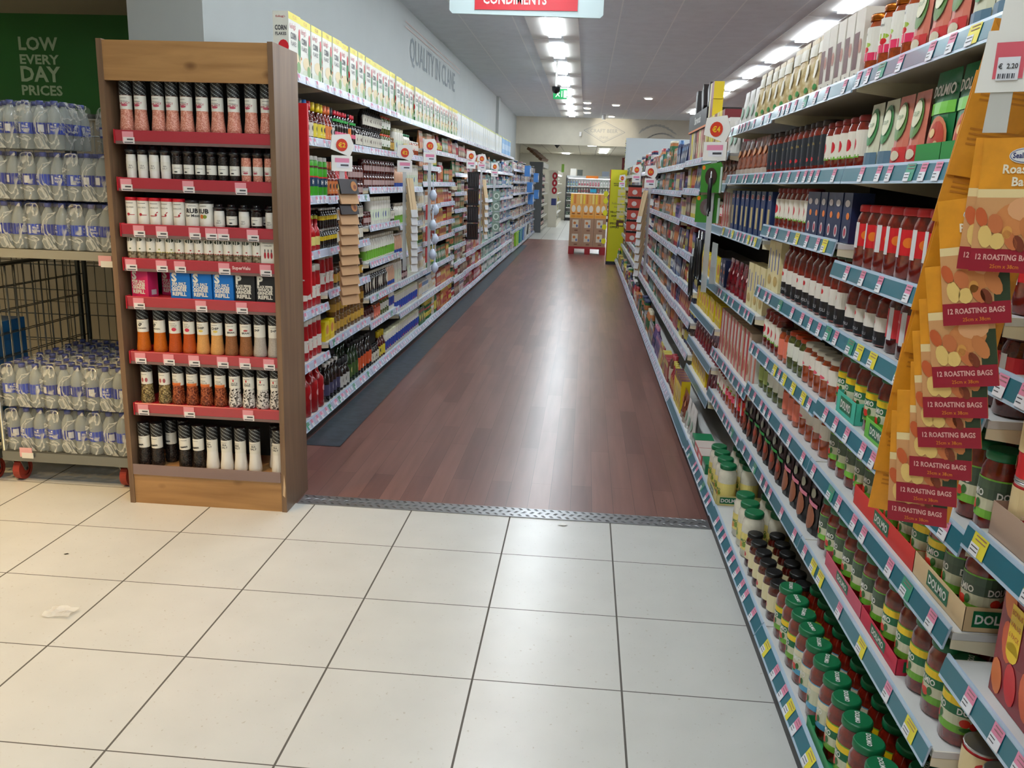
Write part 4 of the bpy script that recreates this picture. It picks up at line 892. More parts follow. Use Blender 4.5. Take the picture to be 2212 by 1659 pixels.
PAL_R = {6: [('yellow','red','brown'),('red','yellow','orange'),('brown','red','cream'),('navy','purple','yellow'),('yellow','brown','cream')],
 7: [('red','brown','orange'),('navy','blue','white'),('brown','orange','cream'),('purple','pink','navy'),('yellow','red','cream')],
 8: [('orange','cream','green'),('green','orange','red'),('brown','red','orange'),('grey','white','orange')],
 9: [('green','navy','orange'),('orange','red','white'),('teal','white','green'),('black','grey','white')],
 10: [('red','black','cream'),('orange','red','white'),('navy','red','white'),('red','cream','black')],
 11: [('red','orange','black'),('green','white','red'),('pink','white','green'),('navy','white','red')]}
SHP = ['jar','bottle','box','pouch','box','pouch','tall']
for b in range(5, 15):
    lv = LLV.get(b, LFAR)
    fill_far('L', b, 3.0+b, 4.0+b, lv, PAL_L.get(b, [('blue','teal','white'),('pink','white','mint'),('teal','lime','white'),('white','pink','blue'),('purple','mint','white')]), SHP, 40+b, skip=(len(lv),))
for b in range(15, 23):
    fill_far('L', b, 3.0+b, 4.0+b, [.08,.45,.75,1.0,1.25,1.5,1.75], [('white','pink','cream'),('white','orange','grey'),('cream','white','pink'),('blue','white','orange'),('grey','white','pink')], ['box','tub','pouch','box'], 90+b, skip=(1,) if b in (16,17,18,19,20) else (), ctop=2.0)
for b in range(6, 17):
    fill_far('R', b, RY[b][0], RY[b][1], RL.get(b, RFAR), PAL_R.get(b, [('red','white','green'),('green','orange','white'),('orange','cream','navy'),('navy','grey','white'),('yellow','green','red'),('teal','white','red')]), SHP, 140+b, ctop=1.95, skip=(8,) if b in (6, 7) else ())
fill_far('R', 7, 6.73, RY[7][1], RFAR, PAL_R[7], SHP, 991, skip=(1,2,3,4,5,6,7), ctop=1.95)

# ---------------------------------------------------------------- wooden spice rack
PINEH = wood_mat('honey_stained_pine_across', (178,136,88), (150,110,68), (92,58,32), 'x', .9, .35)
PINEV = wood_mat('honey_stained_pine_upright', (134,106,80), (106,82,62), (74,52,36), 'z', .9, .4, knots=False)
REDCH = M('red_price_channel', (172,52,64), .25, coat=.6); REDTOP = P((176,30,42), .35); SMOKE = P((120,96,92), .3)
RX0, RX1, RYF, RYB, RH = -1.987, -1.260, 3.45, 3.742, 1.975
rk = empty('spice_rack', (-1.62, 3.6, 0)); tag(rk, 'tall brown pine rack of spice grinders with red shelf edges', 'rack')
def rpart(name, mb, **k):
    mb.v = [(x+1.62, y-3.6, z) for x, y, z in mb.v]; return mb.build(name, rk, **k)
b = MB(); b.box(RX0, RX0+.022, RYF, RYB, 0, RH, PINEV); rpart('side_panel', b)
b = MB(); b.box(RX1-.022, RX1, RYF, RYB, 0, RH, PINEV); b.face([(RX1-.016,RYF-.001,.08),(RX1-.006,RYF-.001,.07),(RX1-.003,RYF-.001,.12),(RX1-.008,RYF-.001,.18),(RX1-.012,RYF-.001,.13)], P((206,176,140), .7)); rpart('side_panel', b)
b = MB(); b.box(RX0+.022, RX1-.022, RYF+.006, RYF+.026, 1.818, RH-.004, PINEH); rpart('header_board', b)
b = MB(); b.box(RX0+.022, RX1-.022, RYF+.006, RYF+.026, 0, .150, PINEH); rpart('kick_board', b)
b = MB(); b.box(RX0+.022, RX1-.022, RYB-.012, RYB, 0, RH-.01, M('black_back_board', (40,44,44), .6)); rpart('back_panel', b)
b = MB(); b.box(RX0+.022, RX1-.022, RYF+.026, RYB-.012, 1.955, RH-.008, PINEH); rpart('top_board', b)
b = MB(); b.box(RX0+.022, RX1-.022, RYF+.008, RYB-.012, .150, .166, PINEH)
sh = rpart('shelf', b, label='pine bottom shelf')
b = MB(); fnr = front(RYF+.004)
b.box(RX0+.024, RX1-.024, RYF-.001, RYF+.003, .138, .186, M('clear_price_channel', (150,128,124), .2, alpha=.75))
c = b; c.v = [(x+1.62, y-3.6, z) for x, y, z in c.v]; c.build('price_channel', sh)
RS = [(1.622, -1.943, -1.279), (1.432, -1.944, -1.280), (1.243, -1.945, -1.280), (1.100, -1.945, -1.281), (.936, -1.943, -1.277), (.695, -1.946, -1.277), (.462, -1.944, -1.275)]
tk = MB(); tk.rect(front(0), -.024, .024, 0, .042, P((226,150,160), .5), .0005); tk.rect(front(0), -.020, .028, -.006, .020, P((228,222,222), .5), .0012)
tk.rect(front(0), -.004, .022, .008, .014, INK, .0018); tk.rect(front(0), -.016, .022, -.003, .001, INK, .0018)
TKM = tk.mesh('price_ticket')
RTK = [[276], [272, 408, 522], [300, 350, 422, 458, 484, 548], [283, 350, 390, 486, 575], [300, 436, 524], [303, 365, 420, 482, 530, 582], [310, 410, 538]]
RPX = [(248,587), (255,593), (262,597), (268,598), (275,603), (282,606), (292,611)]
for i, (z, x0, x1) in enumerate(RS):
    b = MB(); b.box(x0, x1, RYF+.02, RYB-.012, z-.014, z, REDTOP); s = rpart('shelf', b)
    b = MB(); b.prism([(.016,0),(.020,.004),(.026,.004),(.026,-.046),(.020,-.046)], REDCH, lambda u, v, t: (t, RYF+u, z+v), x0, x1)
    b.box(x0, x1, RYF+.0175, RYF+.024, z-.052, z-.040, SMOKE); b.box(x0-.004, x0, RYF+.012, RYF+.05, z-.05, z+.006, REDTOP)
    if i == 3: b.text('SuperValu', P((226,190,190), .4), lambda u, v, o=0: (u, RYF+.016-o, v), -1.43, z-.026, .013, .002, bold=.04)
    b.v = [(x+1.62, y-3.6, q) for x, y, q in b.v]; b.build('price_channel', s)
    for px in RTK[i]:
        x = x0 + (px-RPX[i][0])/(RPX[i][1]-RPX[i][0])*(x1-x0)
        t = bpy.data.objects.new('price_ticket', TKM); COL.objects.link(t); t.parent = s; t.location = (x+1.62, RYF-3.6+.0165, z-.044)

CAPSHEEN = P((132,136,136), .3); CAPB = P((26,26,28), .3); LAB = P((226,224,214), .45); GLASSY = .12
HIMAL = grains('pink_salt_crystals', [(216,150,128),(190,112,92),(226,170,150),(206,134,112)], 320)
PEPPER = grains('black_peppercorns', [(42,36,34),(30,26,26),(58,48,42),(24,20,20)], 300)
SEASALT = M('white_sea_salt', (232,230,224), .3)
CHICK = M('orange_spice', (196,104,28), .25, var=.08, scale=200); STEAK = M('red_orange_spice', (186,82,30), .25, var=.08, scale=200)
CHIPS = M('pale_orange_spice', (214,158,92), .25, var=.06, scale=200); BRAAI = M('brown_spice', (152,100,62), .25, var=.12, scale=200); SPS = M('grey_salt_and_pepper', (186,178,168), .25, var=.08, scale=200)
HERB = grains('green_brown_herb_grains', [(150,130,84),(96,88,56),(176,156,110),(80,64,44),(126,110,70)], 200)
BBQG = grains('red_brown_spice_grains', [(140,70,40),(110,50,30),(166,90,54),(90,40,28)], 200)
SALTP = grains('black_and_white_grains', [(206,202,196),(226,222,216),(60,56,56),(120,116,112),(214,208,200)], 170)
SALTP2 = grains('pale_speckled_grains', [(206,202,196),(214,208,204),(190,184,180),(60,56,56)], 170)
def grinder(key, desc, fill, deco, h=.2, r=.0278):
    b = MB(); zl = h*.43; zc = h*.705
    b.lathe([(r*.98, 0), (r*1.06, h*.02), (r*1.05, h*.10), (r*.92, h*.25), (r*.84, zl), (r*.84, zc)], fill, 24)
    c = MB(); n = 14; c.lathe([(r*.86 if j == 0 else r*(.88+.015*(j % 2)), zc + (h-zc)*j/n) for j in range(n+1)], CAPB, 24, twist=(CAPSHEEN, CAPB))  # grey twist stripes paint the highlights of glossy ridges into the cap colour
    la = MB(); fn = cyl(r*.84); wrap(la, fn, r*.84, zl, zc-.001, LAB)
    la.rect(fn, -.016, .010, zc-.012, zc-.0105, INK, .001, 4); deco(la, fn, zl, zc)
    K[key] = Kind('spice_grinder', desc, 'grinder', 2*r, 2*r, h, [('grinder_body', b), ('twist_cap', c), ('label', la)])
pinkink = P((176,60,80), .5); blk = P((40,40,42), .5)
grinder('g_pink', 'tall pink salt grinder', HIMAL, lambda mb, fn, a, c: (mb.text('PINK SALT', pinkink, fn, -.002, a+.020, .007, bold=.03, rot=.08), mb.blob(fn, .0, a+.016, .013, .005, P((190,80,100), .5)), mb.text('Himalayan', blk, fn, 0, a+.029, .005)))
grinder('g_chick', 'chicken spice grinder with orange filling', CHICK, lambda mb, fn, a, c: (mb.blob(fn, -.006, a+.033, .006, .008, blk, rot=-.5), mb.blob(fn, -.001, a+.036, .004, .003, blk), mb.text('CHICKEN', blk, fn, .001, a+.014, .006, bold=.02)))
grinder('g_steak', 'steak and chop grinder with red-orange filling', STEAK, lambda mb, fn, a, c: (mb.text('STEAK &', blk, fn, .002, a+.034, .005), mb.text('CHOPS', blk, fn, .002, a+.027, .005), mb.blob(fn, .004, a+.018, .010, .008, P((200,50,80), .4))))
grinder('g_chip', 'chip spice grinder with pale orange filling', CHIPS, lambda mb, fn, a, c: (mb.text('CHIP', blk, fn, 0, a+.025, .010, bold=.03), mb.blob(fn, .002, a+.017, .010, .005, P((214,190,90), .4))))
grinder('g_braai', 'braai spice grinder with brown filling', BRAAI, lambda mb, fn, a, c: (mb.text('BRAAI', blk, fn, 0, a+.012, .008, bold=.03), mb.blob(fn, 0, a+.027, .009, .004, P((176,70,70), .4))))
grinder('g_sp', 'salt and pepper grinder with grey filling', SPS, lambda mb, fn, a, c: mb.text('S+P', blk, fn, -.002, a+.026, .010, bold=.03))
grinder('g_herb', 'grinder with green-brown herb filling', HERB, lambda mb, fn, a, c: (mb.blob(fn, -.009, a+.019, .006, .010, P((176,100,100), .5)), mb.blob(fn, .008, a+.019, .006, .010, P((160,84,90), .5))))
grinder('g_flame', 'steakhouse grinder with flame edged label', BBQG, lambda mb, fn, a, c: (mb.rect(fn, -.024, .024, a, a+.009, P((206,100,40), .5), .001, 8), mb.text('STEAK', blk, fn, -.004, a+.024, .006), mb.text('HOUSE', blk, fn, .0, a+.015, .006), [mb.blob(fn, -.02+.006*q, a+.010, .003, .004, P((220,120,50), .5)) for q in range(8)]))
grinder('g_saltpep', 'grinder of black and white grains', SALTP, lambda mb, fn, a, c: (mb.blob(fn, -.004, a+.036, .003, .006, P((190,40,50), .5)), mb.text('SALT &', blk, fn, .0, a+.021, .006, bold=.02), mb.text('PEPPER', blk, fn, .0, a+.013, .006, bold=.02)))
grinder('g_saltpep2', 'grinder of pale speckled grains', SALTP2, lambda mb, fn, a, c: (mb.blob(fn, -.004, a+.036, .003, .006, P((190,40,50), .5)), mb.text('SALT &', blk, fn, .0, a+.021, .006, bold=.02)))
grinder('g_pep', 'tall black pepper grinder', PEPPER, lambda mb, fn, a, c: (mb.text('PEPPER', blk, fn, -.002, a+.010, .007, bold=.04, rot=.1), mb.blob(fn, -.004, a+.012, .012, .002, blk, rot=.2)))
grinder('g_salt', 'tall white sea salt grinder', SEASALT, lambda mb, fn, a, c: (mb.text('SEA', blk, fn, 0, a+.030, .0085, bold=.02), mb.text('SALT', blk, fn, 0, a+.018, .0085, bold=.02)))
def small_g(key, desc, fill, r, h, lab0, lab1, deco):
    b = MB(); b.lathe([(r*.95, 0), (r, h*.03), (r, h*.62), (r*.95, h*.68), (r*.97, h*.72)], fill, 18)
    c = MB(); c.lathe([(r*1.0, h*.72), (r*1.0, h*.78), (r*1.22, h*.79), (r*1.22, h*.86), (r*.72, h*.88), (r*.74, h*.97), (r*.6, h)], P((30,30,32), .15), 18)
    la = MB(); fn = cyl(r); wrap(la, fn, r, h*lab0, h*lab1, LAB); deco(la, fn, h*lab0)
    K[key] = Kind('spice_grinder', desc, 'grinder', 2.3*r, 2.3*r, h, [('grinder_body', b), ('cap', c), ('label', la)])
dsalt = lambda mb, fn, a: (mb.text('SEA', blk, fn, 0, a+.017, .006), mb.text('SALT', blk, fn, 0, a+.008, .006))
dpep = lambda mb, fn, a: (mb.blob(fn, -.004, a+.008, .007, .003, blk), mb.rect(fn, -.012, .012, a+.022, a+.0235, INK, .001, 3))
dpink = lambda mb, fn, a: (mb.text('PINK', pinkink, fn, 0, a+.010, .007), mb.blob(fn, 0, a+.008, .010, .003, pinkink))
small_g('s_salt', 'small white sea salt grinder', SEASALT, .0198, .135, .24, .52, dsalt)
small_g('s_pep', 'small black pepper grinder', PEPPER, .0198, .135, .18, .46, dpep)
small_g('s_pink', 'small pink salt grinder', HIMAL, .0198, .135, .2, .46, dpink)
small_g('m_salt', 'squat white sea salt grinder', SEASALT, .0215, .095, .08, .52, dsalt)
small_g('m_pep', 'squat black pepper grinder', PEPPER, .0215, .095, .12, .5, dpep)
def tubk(key, desc, r, h, lid, deco):
    b = MB(); b.lathe([(r*.97, 0), (r, .003), (r, h*.88)], LAB, 20); c = MB(); c.lathe([(r*1.02, h*.88), (r*1.02, h*.97), (r*.97, h)], lid, 20)
    la = MB(); fn = cyl(r); la.rect(fn, -.016, .016, h*.78, h*.795, INK, .0006, 4); deco(la, fn)
    K[key] = Kind('seasoning_tube', desc, 'tub', 2*r+.002, 2*r+.002, h, [('tube_body', b), ('lid', c), ('printing', la)])
chil = P((170,40,50), .5)
tubk('t_peri', 'white seasoning tub with red lid', .0245, .112, P((206,24,44), .35), lambda mb, fn: (mb.text('PERI PERI', P((120,120,120), .5), fn, 0, .068, .006, maxw=.034), mb.blob(fn, -.004, .042, .006, .006, chil), mb.rect(fn, -.004, .02, .039, .0415, chil, .0008, 4)))
tubk('t_srir', 'white sriracha tub with red lid', .0245, .112, P((206,24,44), .35), lambda mb, fn: (mb.text('SRIRACHA', P((120,120,120), .5), fn, 0, .068, .006, maxw=.036), mb.rect(fn, -.016, .006, .036, .039, chil, .0008, 4), mb.blob(fn, .008, .042, .004, .006, chil), mb.blob(fn, .013, .052, .005, .002, chil, rot=.6)))
tubk('t_rub', 'white meat rub tub with black lid', .029, .108, P((28,28,30), .3), lambda mb, fn: (mb.text('RUB', blk, fn, 0, .056, .018, bold=.04), mb.text('for Meats', blk, fn, .003, .040, .011, bold=.02)))
tubk('t_rub2', 'white fruit rub tub with black lid', .029, .108, P((28,28,30), .3), lambda mb, fn: (mb.text('RUB', blk, fn, 0, .056, .018, bold=.04), mb.blob(fn, -.004, .042, .009, .009, P((220,120,60), .4)), mb.blob(fn, .009, .042, .008, .008, P((130,150,60), .4), .0012)))
def spjar(key, desc, band, dot):
    b = MB(); r, h = .0202, .108; b.lathe([(r*.95, 0), (r, .003), (r, h*.84), (r*.92, h*.9)], M('pale_spice_in_glass', (170,160,132), .2, col2=(90,80,56), scale=90, coat=.4), 16)
    c = MB(); c.lathe([(r*.93, h*.9), (r*.93, h*.99), (r*.9, h)], P((150,144,130), .3), 16)
    la = MB(); fn = cyl(r); wrap(la, fn, r, .03, .088, LAB, frac=.75); la.blob(fn, 0, .08, .017, .008, P((40,50,36), .4)); la.blob(fn, .006, .042, .004, .003, dot)
    if band: la.rect(fn, -.03, .03, .029, .0325, band, .001, 6)
    K[key] = Kind('spice_jar', desc, 'jar', 2*r+.001, 2*r, h, [('jar_body', b), ('lid', c), ('label', la)])
spjar('j_plain', 'small spice jar with plain white label', None, P((60,90,50), .5)); spjar('j_yel', 'small spice jar with yellow line', P((196,180,60), .5), P((150,160,80), .5)); spjar('j_red', 'small spice jar with red line', P((176,40,50), .5), P((160,50,50), .5))
b = MB(); b.box(-.032,.032,-.02,.02,0,.098,LAB); fn = front(-.02); b.text('CHILLIES', blk, fn, 0, .072, .006); b.rect(fn, -.024, .024, .085, .087, INK)
for u in (-.014, 0, .014): b.blob(fn, u, .035, .005, .014, chil); b.blob(fn, u, .054, .002, .008, blk)
K['b_chilli'] = Kind('spice_box', 'white box printed with three red chillies', 'box', .066, .04, .098, [('spice_box', b)])
def refill(key, desc, col, letter, lines):
    b = MB(); wd, dp, h = .088, .06, .112; b.box(-wd/2, wd/2, -dp/2, dp/2, 0, h, P(col, .35)); b2 = MB(); fn = front(-dp/2)
    b2.text(letter, LAB, fn, -.026, .074, .034, bold=.05)
    for i, t in enumerate(lines): b2.text(t, LAB, fn, -.005, [.060,.046,.032,.013][i] if len(lines) == 4 else 0, [.010,.012,.012,.015][i], bold=.05, maxw=.068)
    b2.rect(lambda u, v, o=0: (wd/2+o, u, v), -.012, .018, .008, .03, P((206,200,204), .5), .0006)
    K[key] = Kind('refill_box', desc, 'box', wd, dp, h, [('carton', b, [('printing', b2)])])
refill('r_pink', 'pink salt grinder refill box', (206,44,100), 'S', ('PINK SALT', 'COARSE', 'GRINDER', 'REFILL'))
refill('r_blue', 'bright blue sea salt refill box', (20,110,196), 'S', ('SEA SALT', 'COARSE', 'GRINDER', 'REFILL'))
refill('r_black', 'black pepper refill box', (36,38,42), 'P', ('BLACK PEPPER', 'WHOLE', 'GRINDER', 'REFILL'))
def rack_row(i, z, items, px0, px1, x0, x1, nm, group):
    cnt = {}; row = []
    for it in items:
        key, px = it[0], it[1]; yy = it[2] if len(it) > 2 else 0; rz = it[3] if len(it) > 3 else random.uniform(-.35, .35); kd = K[key]
        if kd.cat == 'box' and len(it) <= 3: rz = 0
        hw = ((kd.w*abs(math.cos(rz))+kd.d*abs(math.sin(rz)))/2 if kd.cat == 'box' else max(kd.w, kd.d)/2*(1.0 if key[0] in 'tj' else 1.065)) + .0004
        row.append([key, x0 + (px-px0)/(px1-px0)*(x1-x0), yy, rz, hw])
    lim = {}
    for r_ in sorted(row, key=lambda q: -q[1]):       # from the right side panel leftwards, front and rear rows each on their own
        d = r_[2] > .03; r_[1] = min(r_[1], lim.get(d, RX1-.0235) - r_[4]); lim[d] = r_[1] - r_[4]
    lim = {}
    for r_ in sorted(row, key=lambda q: q[1]):
        d = r_[2] > .03; r_[1] = max(r_[1], lim.get(d, x0+.001 if i < 7 else RX0+.0235) + r_[4]); lim[d] = r_[1] + r_[4]
    for key, x, yy, rz, hw in row:
        kd = K[key]; cnt[key] = cnt.get(key, 0)+1
        kd.place((x, RYF+.024+kd.d/2+.006+yy, z+.001), rz, '%s, %s of its kind from left, %s' % (kd.desc, ordw(cnt[key]), nm), '%s %s' % (group, nm))
rack_row(0, 1.622, [('g_pink', p) for p in (265.6,297,336,366,397,431,464,499,536,570)] + [('g_pink', 318, .075)], 248, 587, -1.943, -1.279, 'first rack shelf', 'grinders on the')
rack_row(1, 1.432, [('s_salt', p) for p in (277,303.5,329,354)] + [('s_pep', p) for p in (380,406,431,456,482,507)] + [('s_pink', p) for p in (533,559,584)], 255, 593, -1.944, -1.28, 'second rack shelf', 'grinders on the')
rack_row(2, 1.243, [('t_peri', 294.5), ('t_peri', 320), ('t_srir', 345), ('t_srir', 370), ('t_srir', 397), ('t_rub', 426.5), ('t_rub2', 456), ('m_salt', 481), ('m_pep', 504), ('m_salt', 527.5), ('m_pep', 551), ('m_pep', 563, .062), ('m_salt', 583)], 262, 597, -1.945, -1.28, 'third rack shelf', 'tubs and grinders on the')
rack_row(3, 1.10, [('j_plain', 286.5), ('j_plain', 307), ('j_plain', 328), ('j_yel', 349.5), ('j_yel', 370), ('j_red', 391), ('j_red', 411), ('j_red', 432), ('j_red', 452.5), ('j_red', 473), ('j_red', 494), ('j_red', 514.5), ('j_red', 535), ('j_red', 555.5), ('b_chilli', 582)], 268, 598, -1.945, -1.281, 'fourth rack shelf', 'jars on the')
rack_row(4, .936, [('r_pink', 302, .012, -.25), ('r_pink', 350, .088, -.25), ('r_blue', 391, 0, -.03), ('r_blue', 437.5, 0, -.03), ('r_blue', 484, 0, -.02), ('r_black', 530, .004, -.03), ('r_black', 576, .004, -.02)], 275, 603, -1.943, -1.277, 'fifth rack shelf', 'refill boxes on the')
rack_row(5, .695, [('g_chick', 303), ('g_chick', 339.6), ('g_steak', 373), ('g_steak', 404), ('g_chip', 434), ('g_chip', 464.5), ('g_braai', 495.5), ('g_braai', 527), ('g_sp', 557.5), ('g_sp', 592), ('g_braai', 576, .07)], 282, 606, -1.946, -1.277, 'sixth rack shelf', 'grinders on the')
rack_row(6, .462, [('g_herb', 312.5), ('g_herb', 351), ('g_flame', 381), ('g_flame', 411.5), ('g_flame', 442), ('g_flame', 472.6), ('g_saltpep', 504), ('g_saltpep', 534), ('g_saltpep2', 564.5), ('g_saltpep', 598)], 292, 611, -1.944, -1.275, 'seventh rack shelf', 'grinders on the')
rack_row(7, .166, [('g_pep', 302.5), ('g_pep', 334), ('g_pep', 350, .068), ('g_pep', 379, .068), ('g_pep', 395.5), ('g_pep', 425), ('g_salt', 455), ('g_salt', 486), ('g_salt', 516), ('g_salt', 547), ('g_salt', 580, .068), ('g_salt', 604)], 287, 613, -1.976, -1.278, 'bottom rack shelf', 'grinders on the')

# ---------------------------------------------------------------- roll cages with bottled water
STEEL = M('zinc_plated_steel', (136,138,134), .35, .7); DSTEEL = M('dark_tube_steel', (74,78,76), .35, .6); RUB = M('brick_red_wheel', (156,54,40), .5)
def cage(x0, x1, y0, y1, label, strap=False, zdeck=.145):
    e = empty('roll_cage', (x0, y0, 0)); tag(e, label, 'roll cage', 'roll cages of bottled water'); W = x1-x0; D = y1-y0
    b = MB(); b.box(0, W, 0, .025, zdeck-.035, zdeck+.01, STEEL); b.box(0, W, D-.025, D, zdeck-.035, zdeck+.01, STEEL); b.box(0, .025, .025, D-.025, zdeck-.035, zdeck+.01, STEEL); b.box(W-.025, W, .025, D-.025, zdeck-.035, zdeck+.01, STEEL)
    for k in range(9): b.box(.05+k*(W-.1)/8, .062+k*(W-.1)/8, .025, D-.025, zdeck-.01, zdeck+.002, STEEL)
    b.build('base_frame', e)
    for gx in (0, W):
        b = MB(); r = .013; b.tube([(gx, .0, zdeck), (gx, .0, 1.66 if gx == 0 else 1.0)], r, STEEL) if False else None
        b.tube([(gx, .02, zdeck), (gx, .02, 1.0), (gx, .02, 1.02)], .011, STEEL); b.tube([(gx, D-.01, zdeck), (gx, D-.01, 1.66), (gx, D-.06, 1.72)], .013, DSTEEL)
        b.tube([(gx, .02, 1.02), (gx, D-.01, 1.02)], .008, STEEL)
        for k in range(1, 12): b.tube([(gx, .02+k*(D-.03)/12, zdeck), (gx, .02+k*(D-.03)/12, 1.02)], .0025, STEEL, 5)
        for k in range(1, 8): b.tube([(gx, .02, zdeck+k*.11), (gx, D-.01, zdeck+k*.11)], .0025, STEEL, 5)
        b.build('side_mesh', e)
    b = MB()
    for k in range(1, 11): b.tube([(k*W/11, D-.01, zdeck), (k*W/11, D-.01, 1.70)], .0025, STEEL, 5)
    for k in range(1, 12): b.tube([(0, D-.01, zdeck+k*.135), (W, D-.01, zdeck+k*.135)], .003, STEEL, 5)
    b.tube([(0, D-.01, 1.60), (.02, D-.01, 1.68), (.09, D-.01, 1.73), (W-.09, D-.01, 1.73), (W-.02, D-.01, 1.68), (W, D-.01, 1.60)], .012, DSTEEL); b.build('back_mesh', e)
    b = MB(); b.box(.01, W-.01, 0, D-.03, 1.085, 1.10, STEEL)
    b.box(.005, W-.005, -.004, .012, 1.07, 1.108, P((150,146,130), .5)); b.build('deck', e)
    if strap:
        b = MB(); b.box(.30, .335, D-.035, D-.03, .55, 1.09, P((170,20,36), .5)); b.build('strap', e)
    for (x, y) in ((.05, .04), (W-.05, .04), (.05, D-.08), (W-.05, D-.08)):
        cs = MB(); cs.box(x-.03, x+.03, y-.03, y+.05, .105, .115, STEEL); cs.prism([(-.02,.11),(.03,.11),(.035,.05),(.012,.045)], STEEL, lambda u, v, t: (x+t, y+u, v), -.022, -.018); cs.prism([(-.02,.11),(.03,.11),(.035,.05),(.012,.045)], STEEL, lambda u, v, t: (x+t, y+u, v), .018, .022)
        cc = cs.build('caster', e)
        wb = MB(); n = 22
        for (ra, rb, t, m) in ((.051, .034, .016, RUB), (.034, .0, .012, P((176,60,44), .5))):
            for i in range(n):
                a0, a1 = 2*PI*i/n, 2*PI*(i+1)/n; c = lambda a, rr, tt: (x+tt, y+.022+rr*math.cos(a), .052+rr*math.sin(a))
                for sgn in (-1, 1): wb.face([c(a0, rb, sgn*t), c(a1, rb, sgn*t), c(a1, ra, sgn*t), c(a0, ra, sgn*t)], m, False)
                if m is RUB: wb.face([c(a0, ra, -t), c(a1, ra, -t), c(a1, ra, t), c(a0, ra, t)], m, True)
        wb.tube([(x-.024, y+.022, .052), (x+.024, y+.022, .052)], .008, DSTEEL); wb.build('wheel', cc)
    return e
cage(-2.690, -2.060, 3.60, 4.40, 'grey roll cage of bottled water beside the wooden rack', True)
cage(-3.40, -2.716, 3.58, 4.38, 'second grey roll cage at the left edge of the picture')
b = MB(); b.box(-.03,.03,-.002,.002,0,.045,P((226,170,170), .5)); b.box(-.02,.035,-.003,.002,-.005,.022,LAB); PT = b.mesh('price_card')
for x, y, z, l in ((-2.565, 3.592, .135, 'pink and white price card on the base of the water cage'), (-2.10, 3.590, 1.05, 'pink and white price card on the water cage deck')):
    o = bpy.data.objects.new('price_card', PT); COL.objects.link(o); o.location = (x, y, z); tag(o, l, 'price card')
PET = M('clear_bottle_plastic', (196,204,200), .08, alpha=.42, coat=.5); CAPBL = P((44,58,130), .3); LABBL = P((36,66,176), .35); LABBD = P((26,44,140), .35)
WRAP = M('crinkled_shrink_film', (226,226,216), .15, alpha=.2)
nt = WRAP.node_tree; bs = nt.nodes['Principled BSDF']
tc = nt.nodes.new('ShaderNodeTexCoord'); nz = nt.nodes.new('ShaderNodeTexNoise'); nz.inputs['Scale'].default_value = 9; nz.inputs['Distortion'].default_value = 1.6; nz.inputs['Detail'].default_value = 3
rp = nt.nodes.new('ShaderNodeValToRGB'); nt.links.new(tc.outputs['Object'], nz.inputs['Vector']); nt.links.new(nz.outputs['Fac'], rp.inputs['Fac'])
rp.color_ramp.elements[0].position = .46; rp.color_ramp.elements[0].color = (.06,.06,.06,1); rp.color_ramp.elements[1].position = .56; rp.color_ramp.elements[1].color = (.06,.06,.06,1)
e2 = rp.color_ramp.elements.new(.51); e2.color = (.62,.62,.62,1); nt.links.new(rp.outputs['Color'], bs.inputs['Alpha'])
bp = nt.nodes.new('ShaderNodeBump'); bp.inputs['Strength'].default_value = .8; bp.inputs['Distance'].default_value = .01; nt.links.new(nz.outputs['Fac'], bp.inputs['Height']); nt.links.new(bp.outputs['Normal'], bs.inputs['Normal'])
HB, RB = .205, .0325
bb = MB(); bb.lathe([(RB*.8,0),(RB,.006),(RB,.05),(RB*.96,.06),(RB,.07),(RB,.125),(RB*.96,.135),(RB*.92,.145),(RB*.6,.17),(RB*.40,.182),(RB*.40,.19)], PET, 14)
BBM = bb.mesh('bottle_body')
cb_ = MB(); cb_.lathe([(RB*.46,.186),(RB*.46,.203),(RB*.4,.205)], CAPBL, 12); CBM = cb_.mesh('cap')
lb_ = MB(); fn = cyl(RB); wrap(lb_, fn, RB, .065, .112, LABBL, .0006, n=14); lb_.rect(fn, -.02, -.01, .07, .107, P((196,200,206), .4), .001, 1)
lb_.text('Blue', LAB, fn, .010, .092, .009, bold=.02); lb_.text('Valley', LAB, fn, .012, .078, .009, bold=.02); lb_.blob(fn, .018, .104, .004, .004, LAB); LBM = lb_.mesh('label')
lb2 = MB(); wrap(lb2, fn, RB, .065, .112, LABBD, .0006, n=14); lb2.rect(fn, -.012, .012, .073, .104, P((206,206,206), .4), .001, 2); lb2.rect(fn, -.02, -.018, .065, .112, LAB, .001, 1); LBM2 = lb2.mesh('label')
